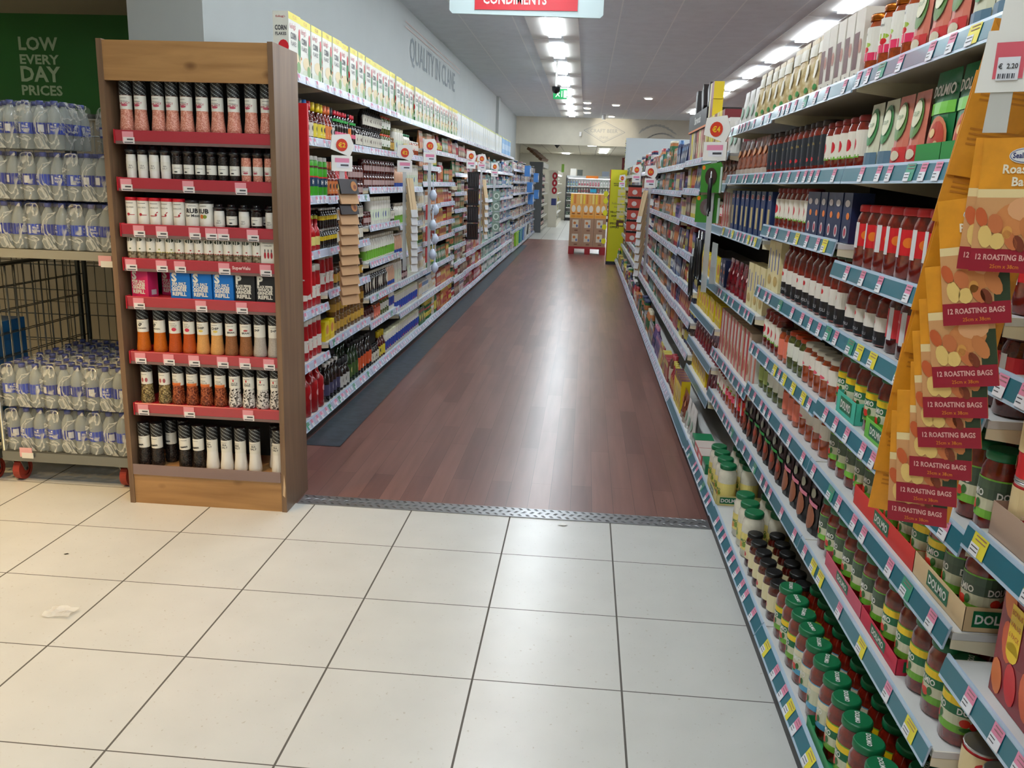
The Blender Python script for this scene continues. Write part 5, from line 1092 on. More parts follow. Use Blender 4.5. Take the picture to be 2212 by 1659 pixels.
def water_pack(x, y, z, label, nx=3, ny=3, rz=0):
    e = empty('water_pack', (x, y, z), rz); tag(e, label, 'bottle pack', 'shrink wrapped water packs')
    for i in range(nx):
        for j in range(ny):
            o = bpy.data.objects.new('bottle', BBM); COL.objects.link(o); o.parent = e; o.location = ((i-(nx-1)/2)*.066, (j+.5)*.066, 0); o.rotation_euler = (0, 0, random.uniform(-1.2, 1.2))
            c = bpy.data.objects.new('cap', CBM); COL.objects.link(c); c.parent = o
            if j == 0 or j == ny-1 or i in (0, nx-1):
                q = bpy.data.objects.new('label', random.choice([LBM, LBM2])); COL.objects.link(q); q.parent = o
    W = nx*.033+.0005; D = ny*.066+.001; wb = MB(); N = 8; rr = random.Random(int(x*1000+z*77)); zz = [0.002, .05, .1, .15, .188, .203]
    def ringp(z):
        k = 1.0 if z < .16 else (.94 if z < .19 else .84); pts = []
        for (ax, ay, bx, by) in ((-W, 0, W, 0), (W, 0, W, D), (W, D, -W, D), (-W, D, -W, 0)):
            for t in range(6):
                u = t/6; px = ax+(bx-ax)*u; py = ay+(by-ay)*u; px *= k; py = D/2+(py-D/2)*k; pts.append((px+rr.uniform(-.0008,.0004)*(1 if px > 0 else -1), py+rr.uniform(-.002,.001), z+rr.uniform(-.002,.002)*(z > .01)))
        return pts
    rs = [ringp(z_) for z_ in zz]
    for a in range(len(rs)-1):
        for t in range(24): u = (t+1) % 24; wb.face([rs[a][t], rs[a][u], rs[a+1][u], rs[a+1][t]], WRAP, True)
    wb.face(rs[-1], WRAP, False); wb.build('shrink_film', e)
PK = .2025
for li, z in enumerate((1.109, 1.325)):
    for c in range(3):
        water_pack(-2.5775+c*PK, 3.605, z, 'water pack, %s from left in the %s layer on the cage deck, front row' % (ordw(c+1), ('bottom', 'middle')[li]))
        water_pack(-2.5775+c*PK, 3.815, z, 'water pack, %s from left in the %s layer on the cage deck, back row' % (ordw(c+1), ('bottom', 'middle')[li]))
for c in range(2): water_pack(-2.578+c*.2025, 3.615, 1.541, 'water bottle pack on top of the cage stack, %s one' % ('left', 'right')[c], ny=4)
water_pack(-2.175, 3.90, 1.541, 'lone water bottle pack on top of the stack behind the rack edge')
for c in range(3):
    water_pack(-3.26+c*PK, 3.60, 1.109, 'water bottle pack on the left edge cage deck, %s from the left' % ordw(c+1))
    water_pack(-3.26+c*PK, 3.60, 1.325, 'upper water bottle pack on the left edge cage deck, %s from the left' % ordw(c+1))
for li, z in enumerate((.158, .372)):
    for c in range(3):
        for r_ in range(3 if li == 1 else 1):
            water_pack(-2.5775+c*PK, 3.61+r_*.235, z, 'water bottle pack in the cage base, %s layer, %s from the left, %s row' % (('lower', 'upper')[li], ordw(c+1), ordw(r_+1)))
for c in range(3):
    for r_ in (1, 2): water_pack(-2.5775+c*PK, 3.61+r_*.235, .158, 'water bottle pack in the cage base, lower layer, %s from the left, %s row' % (ordw(c+1), ordw(r_+1)))
b = MB(); b.box(-2.95, -2.72, 3.66, 3.9, .20, .75, M('blue_film_pack', (24,84,130), .3)); tag(b.build('blue_wrapped_pack'), 'blue film wrapped pack in the cage at the left edge', 'pack')

# ---------------------------------------------------------------- small things on the floor
b = MB(); pm = M('clear_film_scrap', (226,226,224), .1, alpha=.5); rr = random.Random(3)
cx0, cy0 = -1.74, 2.43
pts = [[(cx0+.022*i+rr.uniform(-.006,.006), cy0+.02*j+rr.uniform(-.006,.006), .003+rr.uniform(0,.014)) for i in range(5)] for j in range(4)]
for j in range(3):
    for i in range(4): b.face([pts[j][i], pts[j][i+1], pts[j+1][i+1], pts[j+1][i]], pm, True)
tag(b.build('plastic_scrap'), 'small scrap of clear plastic film on the cream floor tiles', 'litter')
b = MB(); b.v = []; b.face([(-.055,3.50,.002),(-.02,3.495,.004),(-.005,3.51,.003),(-.03,3.525,.003)], WHITE); tag(b.build('paper_scrap'), 'tiny white scrap on the tiles in front of the tread plate', 'litter')
b = MB(); b.face([(-1.96,2.90,.001),(-1.95,2.895,.0015),(-1.94,2.905,.001),(-1.95,2.91,.001)], BLACK); tag(b.build('dirt_speck'), 'small dark speck on the left floor tiles', 'litter')

# ---------------------------------------------------------------- red category panel behind the rack
e = empty('category_panel', (0, 3.965, 0)); tag(e, 'red category panel with yellow letters behind the wooden rack', 'sign')
b = MB(); rd = P((206,30,36), .4); b.prism([(-1.70,.905),(-1.31,.905),(-1.295,.92),(-1.295,1.79),(-1.70,1.79)], rd, lambda u, v, t: (u, t, v), 0, .02)
b.build('panel', e); b = MB(); b.text('GROCERY', P((226,190,50), .4), front(-.001), -1.485, 1.675, .032, bold=.03, maxw=.34)
b.rect(front(-.001), -1.36, -1.325, .975, .981, WHITE); b.build('lettering', e)
b = MB(); b.tube([(-1.60,.02,1.5),(-1.60,.033,1.5)], .008, GREY); b.build('bracket', e)

# ---------------------------------------------------------------- clip strips
def strip_head(e, z, g, price='€2', colr=(206,60,40)):
    e.rotation_euler = (0, 0, -.9*g)
    """price head of a hanging strip; g = +1 faces +x (left shelving), -1 faces -x"""
    f = (lambda u, v, o=0: (g*(.004+o), u*g, z+v))
    b = MB(); b.prism([(-.07,-.02),(.05,-.06),(.08,.0),(.05,.07),(-.06,.06)], WHITE, lambda u, v, t: (t, u*g, z+.145+v), -.003, .003)
    b.blob(f, .0, .15, .036, .036, P(colr, .4), .001, 16); b.text(price, P((230,190,40), .4), f, 0, .137, .026, .002, bold=.03); b.build('offer_card', e)
    b = MB(); b.prism([(-.065,0),(.065,0),(.065,.09),(-.065,.09)], WHITE, lambda u, v, t: (t, u*g, z+v), -.004, .004); b.rect(f, -.045, .045, .05, .075, PINK, .001); b.rect(f, -.035, .045, .02, .05, TICKW, .001); b.rect(f, -.01, .04, .03, .04, INK, .002); b.build('price_holder', e)
def strip(x, y, z0, z1, label, item, n, g, price='€2', h=None):
    e = empty('hanging_strip', (x, y, 0)); tag(e, label, 'hanging strip', 'hanging strips')
    strip_head(e, z1, g, price)
    b = MB(); b.box(-.001, .001, -.016, .016, z0, z1, M('clear_plastic_strip', (206,210,212), .2, alpha=.6)); b.build('strip', e)
    return e
def card_item(name, label, cat, group, x, y, z, wd, h, th, build, g, tilt=0, yaw=0):
    mb = MB(); build(mb)
    o = mb.build(name); o.location = (x, y, z); o.rotation_euler = (tilt, 0, (PI/2 if g > 0 else -PI/2)+yaw); return tag(o, label, cat, group)
TAN = P((186,146,104), .5); WOODP = P((206,180,140), .5)
strip(-1.452, 5.07, .74, 1.50, 'hanging strip of brown kraft packs on the left shelving', None, 10, 1)
zz = 1.46
for k in range(12):
    dark = k in (0, 2); hh = .088 if k else .10
    def bd(mb, dark=dark):
        mb.prism([(-.006,0),(.005,.003),(.005,.085),(-.003,.088)], P((40,34,36), .4) if dark else TAN, lambda u, v, t: (t, u, v), -.075, .075)
        if dark: mb.blob(front(-.0055), .04, .045, .026, .03, P((170,110,50), .4)); mb.blob(front(-.0055), .045, .04, .012, .014, P((120,60,30), .4), .0012)
    zz -= .060 if k else 0
    card_item('skewer_pack', '%s on the left hanging strip, %s from the top' % ('black snack pack' if dark else 'brown kraft pack', ordw(k+1)), 'pack', 'kraft packs on the hanging strip', -1.40, 5.05, zz-.09, .15, .088, .02, bd, 1, tilt=-.25, yaw=-.5)
def slats(x, y, z1, n, label, dz, g, dx, grp):
    for k in range(n):
        def bd(mb):
            mb.box(-.035, .035, -.004, .004, 0, .30, WOODP); mb.box(-.012, -.008, -.0048, .0, .0, .30, P((160,130,92), .5)); mb.box(-.036, .036, -.0055, -.004, -.01, .05, P((206,206,206), .4))
        card_item('wooden_utensil_pack', '%s, %s from the top' % (label, ordw(k+1)), 'utensil', grp, x, y, z1-.30-dz*k, .07, .3, .01, bd, g, tilt=-.20, yaw=-.6*g)
strip(-1.452, 6.85, .74, 1.52, 'hanging strip of wooden spoon packs on the left shelving', None, 0, 1); slats(-1.365, 6.82, 1.48, 8, 'wooden spoon pack on the left hanging strip', .062, 1, .0, 'wooden spoon packs')
e = strip(-1.452, 7.95, .62, 1.62, 'hanging strip of white plastic spoons on the left shelving', None, 0, 1)
for k in range(6):
    def bd(mb):
        mb.box(-.012, .012, -.004, .004, .08, .19, P((196,206,224), .3)); mb.lathe([(.01,0),(.034,.03),(.036,.06),(.012,.10)], P((200,210,228), .3), 12)
        mb.tube([(.0,0,.19),(.022,0,.215),(0,0,.24),(-.022,0,.215),(0,0,.19)], .004, P((206,212,226), .3), 6)
    card_item('plastic_ladle', 'white plastic ladle on the left hanging strip, %s from the top' % ordw(k+1), 'utensil', 'white plastic ladles', -1.405, 7.95+(-.062, .058)[k % 2], 1.28-.135*k, .07, .25, .02, bd, 1, yaw=random.uniform(-.3,.3))
for k in range(3):
    def bd(mb): mb.box(-.05, .05, -.003, .003, 0, .14, P((190,24,40), .4))
    card_item('red_card', 'red backing card on the white ladle strip, %s from the top' % ordw(k+1), 'card', 'red backing cards', -1.49, 8.04, 1.1-.2*k, .1, .14, .01, bd, 1)
e = strip(-1.452, 10.8, .72, 1.62, 'hanging strip of black utensils on the left shelving', None, 0, 1)
for k in range(4):
    def bd(mb, k=k):
        mb.box(-.075, .075, -.004, .004, 0, .2, P((24,22,24), .4))
        for u in range(5): mb.box(-.056+u*.025, -.044+u*.025, -.012, -.004, .03, .18, P((70,66,66), .3) if k % 2 == 0 else P((60,40,30), .4))
    card_item('black_utensil_set', 'black card of dark utensils on the left shelving, %s from the top' % ordw(k+1), 'utensil', 'black utensil cards', -1.41, 10.76, 1.38-.21*k, .15, .2, .02, bd, 1, yaw=-1.0)
strip(-1.452, 11.9, .6, 1.62, 'hanging strip of wooden rolling pins on the left shelving', None, 0, 1); slats(-1.365, 11.87, 1.5, 6, 'tall wooden pack on the far left hanging strip', .10, 1, 0, 'tall wooden packs')
e = strip(-1.452, 13.6, .7, 1.55, 'hanging strip of round white lids on the left shelving', None, 0, 1)
for k in range(4):
    def bd(mb):
        mb.box(-.065, .065, -.003, .003, 0, .15, P((130,150,136), .4)); mb.blob(front(-.003), 0, .075, .05, .05, P((206,216,206), .3), .002, 18); mb.blob(front(-.003), 0, .075, .032, .032, P((120,140,126), .4), .004, 18)
    card_item('sink_strainer', 'round white strainer on a grey-green card, %s from the top' % ordw(k+1), 'strainer', 'strainer cards', -1.41, 13.56, 1.18-.16*k, .13, .15, .01, bd, 1, yaw=-1.0)

# right side strips: green cards with kitchen tools
e = strip(.625, 4.42, .95, 1.605, 'hanging strip of kitchen tools on the right shelving', None, 0, -1, '€4')
TGREEN = P((60,130,46), .4); STL = M('polished_tool_steel', (176,178,178), .25, .9)
def toolcard(k, z, kind, y, x):
    def bd(mb):
        mb.prism([(-.09,0),(.09,0),(.09,.16),(.07,.19),(-.09,.17)], TGREEN, lambda u, v, t: (u, t, v), 0, .004); mb.box(.075, .09, -.002, 0, 0, .16, P((190,206,196), .4)); mb.blob(front(0), -.07, .155, .014, .014, ORN, .001)
        if kind == 0: mb.blob(front(0), 0, .10, .05, .055, P((70,54,48), .3, metal=.3), .006, 16)
        elif kind == 1: mb.blob(front(0), 0, .10, .055, .055, STL, .006, 18); mb.blob(front(0), .006, .094, .03, .038, P((150,150,150), .2, metal=.6), .010, 14)
        else:
            mb.box(-.014, .014, -.022, -.004, .10, .19, BLACK)
    return card_item('kitchen_tool', '%s on a green card, %s from the top of the right strip' % (('sink plug', 'round steel masher', 'black handled tool')[kind], ordw(k+1)), 'utensil', 'kitchen tool cards', x, y, z, .18, .19, .02, bd, -1, yaw=.8+random.uniform(-.2,.2))
toolcard(0, 1.450, 0, 4.40, .615).scale = (.78,)*3; toolcard(1, 1.30, 1, 4.45, .615).scale = (.78,)*3
def handle(k, z, y, x, yaw, tilt):
    def bd(mb):
        mb.tube([(0,0,0),(0,0,.03),(0,-.004,.12),(0,0,.2)], .013, BLACK, 8); mb.tube([(0,0,.2),(.0,0,.24)], .005, STL); mb.tube([(-.012,0,-.012),(0,0,0),(.012,0,-.012),(.0,0,-.026),(-.012,0,-.012)], .005, BLACK, 6)
    o = card_item('kitchen_tool', 'hanging kitchen tool with black handle on the right strip, %s of four' % ordw(k+1), 'utensil', 'black handled tools', x, y, z, .03, .26, .03, bd, -1, yaw=yaw); o.rotation_euler[1] = tilt; return o
handle(0, 1.36, 4.30, .60, 0, .02).scale = (.8,)*3; handle(1, 1.02, 4.52, .585, .3, .10); handle(2, 1.02, 4.34, .585, -.2, -.08); handle(3, .93, 4.43, .56, 0, 0)
def bd(mb): mb.prism([(-.10,0),(.10,.02),(.08,.22),(-.08,.22)], P((176,184,180), .4), lambda u, v, t: (u, t, v), 0, .004)
card_item('backing_card', 'pale grey backing card behind the black handled tools', 'card', None, .668, 4.45, .98, .2, .22, .01, bd, -1)
strip(.61, 8.5, .62, 1.46, 'hanging strip of wooden packs on the right shelving', None, 0, -1, '€4'); slats(.525, 8.46, 1.44, 8, 'wooden pack on the right hanging strip', .075, -1, 0, 'wooden packs on the right')
e = strip(.61, 10.9, .8, 1.52, 'hanging strip of red cards on the right shelving', None, 0, -1, '€4')
for k in range(5):
    def bd(mb, k=k):
        mb.box(-.09, .09, -.003, .003, 0, .11, P((176,70,56), .4)); mb.box(-.09, .09, -.004, .003, .11, .135, BLACK); mb.blob(front(-.003), 0, .05, .035, .03, P((206,196,190), .4), .001)
    card_item('red_gadget_card', 'red and black gadget card on the right strip, %s from the top' % ordw(k+1), 'card', 'red gadget cards', .60, 10.86, 1.35-.14*k, .18, .13, .01, bd, -1, yaw=1.1)
e = strip(.61, 15.2, .8, 1.45, 'hanging strip of cream cards near the yellow sign', None, 0, -1, '€4')
for k in range(5):
    def bd(mb, k=k):
        mb.box(-.07, .07, -.003, .003, 0, .11, P((200,190,140), .4) if k < 4 else P((84,54,40), .4)); mb.rect(front(-.003), -.02, .06, .02, .06, P((214,200,60), .4))
    card_item('cream_gadget_card', '%s card on the strip near the yellow sign, %s from the top' % ('cream' if k < 4 else 'brown', ordw(k+1)), 'card', 'cream gadget cards', .61, 15.16, 1.3-.13*k, .14, .11, .01, bd, -1, yaw=1.1)

# ---- roasting bags, close at the right
e = empty('hanging_strip', (.52, 1.20, 0)); tag(e, 'white plastic strip holding yellow roasting bags with price 2.20', 'hanging strip')
STRP = M('milky_plastic_strip', (206,206,200), .35, alpha=.85)
YW = -.55
def rot2(u, t, a): return (u*math.cos(a)-t*math.sin(a), u*math.sin(a)+t*math.cos(a))
def pf(yaw, oy=0, oz=0, ox=0):
    def f(u, v, o=0):
        a, c = rot2(u, -o, yaw); return (ox+a, oy+c, oz+v)
    return f
b = MB(); f = pf(YW, 0, 1.50); b.prism([(-.008,.050),(.020,.050),(.020,.165),(-.003,.165)], STRP, lambda u, v, t: f(u, v, t), 0, .002); b.build('strip', e)
b = MB(); f = pf(YW, 0, 1.60, .005); b.prism([(-.028,.0),(.060,.0),(.060,.075),(-.022,.075)], WHITE, lambda u, v, t: f(u, v, t), .003, .007)
b.rect(f, -.010, .024, .016, .060, P((214,90,104), .5), .0085); b.rect(f, -.006, .019, .014, .042, TICKW, .0095); b.text('€  2.20', blk, f, .0065, .028, .006, .0105, bold=.02, maxw=.022)
for k in range(8): b.rect(f, -.004+k*.0026, -.004+k*.0026+(.001 if k % 2 else .0018), .016, .022, INK, .0105)
b.build('price_holder', e)
b = MB(); f = pf(YW, 0, 1.672, .012); b.prism([(-.018,.0),(.075,-.006),(.080,.075),(-.014,.08)], WHITE, lambda u, v, t: f(u, v, t), .001, .003); b.blob(f, .048, .035, .022, .024, P((206,40,60), .4), .004, 18); b.blob(f, .048, .035, .014, .016, P((230,190,30), .4), .005, 14); b.build('offer_card', e)
BAGO = M('orange_bag_paper', (226,150,24), .45, var=.06, scale=30); BAGD = P((192,120,16), .5); PHOTO1 = P((206,130,70), .5); PHOTO2 = P((226,190,110), .5); PHOTO3 = P((196,110,60), .5); PHOTO4 = P((40,56,28), .5)
bg = MB(); W2, H2 = .056, .205
bg.prism([(-W2,0),(W2,0),(W2,H2),(-W2,H2)], BAGO, lambda u, v, t: (u, t, v), 0, .003)
fr = MB(); fn = front(0)
fr.rect(fn, -W2, W2, .0, .036, P((150,16,40), .4), .0012); fr.text('12 ROASTING BAGS', P((226,170,160), .4), fn, 0, .019, .0085, .002, bold=.03, maxw=.094); fr.text('25cm x 38cm', P((226,140,30), .4), fn, 0, .006, .006, .002, maxw=.045)
fr.rect(fn, -W2, W2, .036, .115, P((206,150,96), .5), .0008); fr.rect(fn, .030, W2, .036, .095, PHOTO4, .0011)
fr.blob(fn, .008, .083, .034, .026, PHOTO1, .0014, 16, .3); fr.blob(fn, .020, .098, .026, .018, P((220,160,110), .5), .0018, 14); fr.blob(fn, .030, .066, .012, .022, P((196,120,64), .5), .0022, 12, .5)
for u, v, a, c_, m, r_ in [(-.036,.055,.011,.018,PHOTO2,.2), (-.016,.048,.012,.013,PHOTO2,0), (-.022,.075,.012,.016,PHOTO3,.4), (.004,.05,.009,.018,PHOTO3,.6), (.018,.045,.008,.014,P((120,50,20),.5),.5), (-.045,.085,.009,.016,P((196,90,40),.5),.4), (-.002,.062,.008,.010,P((214,150,70),.5),0)]:
    fr.blob(fn, u, v, a, c_, m, .0024, 12, r_)
fr.rect(fn, -W2, W2, .112, .128, P((230,206,150), .5), .0007)
fr.blob(fn, .012, .178, .026, .012, P((222,222,222), .4), .0014, 20); fr.blob(fn, .012, .178, .0245, .0105, P((40,50,110), .4), .0017, 20); fr.blob(fn, .012, .178, .0235, .0095, P((226,226,226), .4), .002, 20)
fr.text('Sealapack', P((30,40,100), .4), fn, .012, .1745, .008, .0024, bold=.03, maxw=.04)
fr.text('Roasting', P((236,226,200), .4), fn, .012, .152, .013, .0016, bold=.03, maxw=.07); fr.text('Bags', P((236,226,200), .4), fn, .012, .133, .013, .0016, bold=.03, maxw=.05)
bk_ = MB(); fb2 = lambda u, v, o=0: (-u, .003+o, v)
bgb = MB(); bgb.prism([(-W2*1.15,0),(W2*1.15,0),(W2*1.15,H2*1.12),(-W2*1.15,H2*1.12)], BAGO, lambda u, v, t: (u, t, v), 0, .003)
pb = MB(); fn = front(0)
pb.prism([(-W2*1.1,H2*1.1),(-.045,H2*.98),(.045,H2*.98),(W2*1.1,H2*1.1),(W2*1.1,H2*1.12),(-W2*1.1,H2*1.12)], P((206,134,22), .5), lambda u, v, t: (u, t, v), -.0012, -.0002)
for k in range(7): pb.rect(fn, -.052, .045-.012*(k % 3 == 2), .158-.0075*k, .161-.0075*k, BAGD, .0006)
for k in range(4): pb.rect(fn, -.052, .03, .070-.0075*k, .073-.0075*k, BAGD, .0006)
KF, PF = bg.mesh('bag_paper'), fr.mesh('printing'); KB, PB = bgb.mesh('bag_paper'), pb.mesh('printing')
def bag(name, kf, pf_, loc, rot, label, grp):
    o = empty(name, loc); o.rotation_euler = rot; p = bpy.data.objects.new('bag_paper', kf); COL.objects.link(p); p.parent = o
    q = bpy.data.objects.new('printing', pf_); COL.objects.link(q); q.parent = p; return tag(o, label, 'roasting bag', grp)
BAGF = [(0, 1.372, .03), (-.0157, 1.372, 0), (-.0226, 1.298, .18), (-.0247, 1.208, .20), (-.0324, 1.160, .17), (-.0347, 1.113, .18), (-.0418, 1.063, .12), (-.0559, 1.017, .12), (-.0657, .981, .09)]
cu2, su2 = math.cos(YW), math.sin(YW)
for k, (sl, z, rl) in enumerate(BAGF):      # every pack hangs 6.5 mm behind the one before it, all in parallel planes
    bo = .0065*k
    o = bag('roasting_bag', KF, PF, (.556+sl*cu2-bo*su2, 1.178+sl*su2+bo*cu2, z), (0, -rl, YW), 'yellow roasting bag pack facing front, %s from the front of the strip' % ordw(k+1), 'front facing roasting bags'); o.scale = (.74, 1, .84)
YB = YW+.30
for k in range(9):
    t = k/8.0; bo = .0065*k; sl = -.026*t-.005*(k % 2)
    o = bag('roasting_bag', KB, PB, (.574+sl*math.cos(YB)-bo*math.sin(YB)-.012*t, 1.29+sl*math.sin(YB)+bo*math.cos(YB), 1.49-.53*t), (0, .15-.08*t, YB), 'yellow roasting bag showing its flap side, %s from the top' % ordw(k+1), 'roasting bags seen from the back'); o.scale = (.95, 1, .92)

# ---------------------------------------------------------------- far end: pallet, yellow sign, panels
e = empty('pallet', (.067, 18.6, 0)); tag(e, 'red wooden pallet at the end of the aisle', 'pallet')
rp_ = P((150,30,36), .6); b = MB(); b.box(-.40, .40, 0, .9, .12, .165, rp_); b.build('deck_board', e)
for x in (-.40, -.05, .28): b = MB(); b.box(x, x+.12, 0, .9, 0, .12, rp_); b.build('block', e)
def case(x, y, z, wd, dp, h, m, kind, label):
    b = MB(); b.box(-wd/2, wd/2, 0, dp, 0, h, m); fn = front(0)
    if kind == 0: b.rect(fn, -.07, .06, .10, h-.03, P((206,196,176), .5)); b.blob(fn, -.02, .2, .03, .03, P((200,120,60), .5), .001); b.blob(fn, .03, .14, .02, .03, P((90,110,160), .5), .001); b.rect(fn, -.02, .05, .03, .06, P((120,80,60), .5))
    elif kind == 1:
        for u in (-wd*.22, wd*.22):
            b.blob(fn, u, .20, wd*.17, .075, P((226,216,196), .5), .001, 14); b.blob(fn, u, .10, .035, .012, BLACK, .0012); b.blob(fn, u, .112, .035, .012, P((226,130,40), .5), .0016); b.rect(fn, u-.05, u+.05, .02, .06, P((226,150,40), .5))
    else:
        for u in range(4): b.rect(fn, -wd/2+.01+u*wd/4, -wd/2+.05+u*wd/4, .01, h-.01, P(((226,196,60),(206,120,50),(220,170,90),(226,206,120))[u], .5))
    o = b.build('product_case'); o.location = (x, y, z); return tag(o, label, 'case', 'cases stacked on the red pallet')
BRN = P((160,126,100), .6); ORB = P((222,160,80), .5)
for t, (z, h, kd, m, nm) in enumerate([(.165,.30,0,BRN,'brown case'), (.466,.30,0,BRN,'brown case'), (.767,.295,1,ORB,'orange and white case'), (1.063,.215,2,ORB,'orange packet case')]):
    for c in range(3):
        for r_ in range(2):
            case(-.20+.262*c, 18.62+.44*r_, z, .258, .435, h, m, kd, '%s in %s tier of the pallet, %s from the left, %s row' % (nm, ordw(t+1), ordw(c+1), ('front', 'back')[r_]))
YS = P((214,210,30), .4)
for k, z in enumerate((.30,.60,.90,1.15,1.3)):
    b = MB(); b.blob(front(0), 0, 0, .05, .06, YS, 0, 14); b.prism([(.05*math.cos(2*PI*i/14), .06*math.sin(2*PI*i/14)) for i in range(14)], YS, lambda u, v, t: (u, t, v), .001, .003)
    o = b.build('round_sticker'); o.location = (.42, 18.61, z); tag(o, 'round yellow sticker on the pallet stack, %s from the floor' % ordw(k+1), 'sticker', 'yellow round stickers')
e = empty('promotion_board', (.44, 16.44, 0)); tag(e, 'tall yellow promotion board reading SPECIAL OFFERS beside the right shelving', 'sign')
b = MB(); b.box(0, .30, 0, .06, .06, 1.765, YS, None); b.box(-.012, 0, -.004, .07, .06, 1.765, P((160,24,34), .4)); b.build('board', e)
b = MB(); f = front(-.001); dk = P((70,70,20), .5)
for t, v, h in (('SPECIAL', 1.50, .022), ('OFFERS', 1.465, .022), ('Follow', 1.13, .035), ('the', 1.07, .03), ('YELLOW', .97, .035), ('SIGNS', .90, .035), ('for', .84, .03), ('SPECIAL', .76, .035), ('OFFERS', .69, .035)):
    b.text(t, dk if t[0].isupper() and t != 'Follow' else P((176,170,60), .5), f, .12, v, h, bold=.04, maxw=.2)
b.build('lettering', e); b = MB(); b.box(-.01, .31, 0, .08, 0, .06, DKGREY); b.build('base', e)
b = MB(); b.box(.69, 1.9, 16.56, 16.6, 0, 2.35, P((196,204,206), .5)); tag(b.build('end_panel'), 'tall pale blue-grey end panel rising above the right shelving', 'panel')
b = MB()
for k in range(22): b.box(.682, .69, 16.55, 16.6, 1.4+k*.042, 1.42+k*.042, P((170,176,60), .5) if k % 2 else BLACK)
tag(b.build('hazard_tape'), 'thin black and yellow tape on the pale end panel edge', 'tape')
# things on top of the right shelving
b = MB(); b.box(0, .22, 0, .95, 0, .12, P((34,30,30), .4)); b.rect(lambda u, v, o=0: (-o, -u, v), -.95, 0, 0, .012, ORN); b.text('Sharwoods', WHITE, lambda u, v, o=0: (-o, -u, v), -.45, .045, .05, bold=.02, maxw=.7)
o = b.build('display_tray'); o.location = (.74, 5.75, 1.86); tag(o, 'black display tray with white script on the right top shelf', 'tray')
for k, (y_, z_, h_, tl) in enumerate(((6.62, 1.985, .18, 0), (6.25, 2.031, .17, -.5), (5.95, 2.022, .15, -.4))):
    b = MB(); b.box(0, .05, 0, .10, 0, h_, P((44,38,38), .4)); b.box(-.002, 0, .02, .08, .02, h_-.03, P((150,150,150), .4)); o = b.build('noodle_pack'); o.location = (.78, y_, z_); o.rotation_euler = (tl, 0, 0)
    tag(o, ('upright black pack at the far end of the black display tray', 'leaning black pack in the middle of the black display tray', 'leaning black pack nearest in the black display tray')[k], 'pack')
for k in range(9):
    b = MB(); c_ = ((206,190,150),(150,70,60),(206,150,140),(214,206,150),(176,80,70),(90,30,30),(206,196,170),(226,206,40),(120,100,140))[k]; b.box(0, .16, 0, .085, 0, .205, P(c_, .4)); b.blob(lambda u, v, o=0: (-o, -u, v), -.042, .09, .025, .045, P((214,204,170), .4)); o = b.build('noodle_carton'); o.location = (.75, 5.74+.105*k, 1.652)
    tag(o, 'carton under the black display tray, %s from the near end' % ordw(k+1), 'box', 'cartons under the black tray')
for k in range(2):
    b = MB(); b.box(0, .06, 0, .16, 0, .10, P((120,24,34), .4)); b.rect(front(0), 0, .06, 0, .10, P((226,200,30), .4)); b.rect(lambda u, v, o=0: (-o, -u, v), -.16, -.10, 0, .10, P((214,204,150), .4)); o = b.build('cake_mix_box'); o.location = (.74, 5.50-.006*k, 1.904+.101*k)
    tag(o, 'maroon and yellow box stacked highest on the right top shelf, %s one' % ('lower', 'upper')[k], 'box')
for k in range(7):
    b = MB(); b.box(0, .2, 0, .09, 0, .25, (P((120,24,34), .4), P((226,206,40), .4), P((206,190,120), .4))[k % 3]); b.blob(lambda u, v, o=0: (-o, -u, v), -.045, .14, .03, .05, P((214,206,60), .4)); o = b.build('cake_mix_box'); o.location = (.74, 4.98+.1*k, 1.652)
    tag(o, 'tall maroon and yellow box on the right top shelf, %s of seven' % ordw(k+1), 'box', 'tall boxes on the right top shelf')

# ---------------------------------------------------------------- beyond the bulkhead
e = empty('wine_shelving', (-1.75, 26.3, 0)); tag(e, 'dark grey shelving unit of bottles beyond the bulkhead', 'shelving')
pg = P((88,92,94), .5); b = MB(); b.box(0, .40, 0, .04, 0, 2.1, pg); b.build('end_panel', e)
b = MB(); b.box(0, .04, .04, 3.5, 0, 2.1, pg); b.build('back_panel', e)
b = MB(); b.box(.04, .42, .04, 3.5, 1.95, 2.1, P((170,168,160), .5)); b.build('canopy', e)
for z in (.12, .48, .83, 1.18, 1.53): b = MB(); b.box(.04, .42, .04, 3.5, z-.04, z, P((190,186,176), .5)); b.build('shelf', e)
cols = ['red','brown','cream','white','pink','navy','black','green']
cnt = 0
for li, z in enumerate((.12, .48, .83, 1.18, 1.53)):
    for k in range(16):
        c = random.choice(cols); kk = farkind('bottle', 'black', c, random.choice(['cream','white','pink'])); cnt += 1
        K[kk].place((-1.45, 26.45+k*.2, z+.001), PI/2, 'wine bottle with %s cap, %s along %s shelf of the grey unit' % (c, ordw(k+1), ordw(li+1)), 'wine bottles beyond the bulkhead', (1.2, 1.2, 1.35), 'wine_bottle')
for k in range(5):
    b = MB(); b.box(-.05, .05, -1.7, 1.7, -.04, .04, wood_mat('weathered_brown_boards_%d' % k, (120,86,54), (80,54,34), (60,40,30), 'y', 1, .6, False)); o = b.build('timber_board'); o.location = (-1.78+.09*k, 28.0, 2.50-.07*k); o.rotation_euler = (.02, .5, 0)
    tag(o, 'brown timber board of the slatted canopy over the wine shelving, %s from the top' % ordw(k+1), 'board', 'canopy boards')
e = empty('display_fridge', (-1.30, 30.0, 0)); tag(e, 'cream display fridge with round red signs on its end', 'fridge')
cr = P((214,208,192), .4); b = MB(); b.box(0, .30, 0, .05, 0, 1.92, cr); b.build('end_panel', e)
b = MB(); b.box(0, .05, .05, 5.6, 0, 1.92, cr); b.box(.05, .30, .05, 5.6, 0, .12, cr); b.box(.05, .30, .05, 5.6, 1.8, 1.92, cr); b.build('cabinet', e)
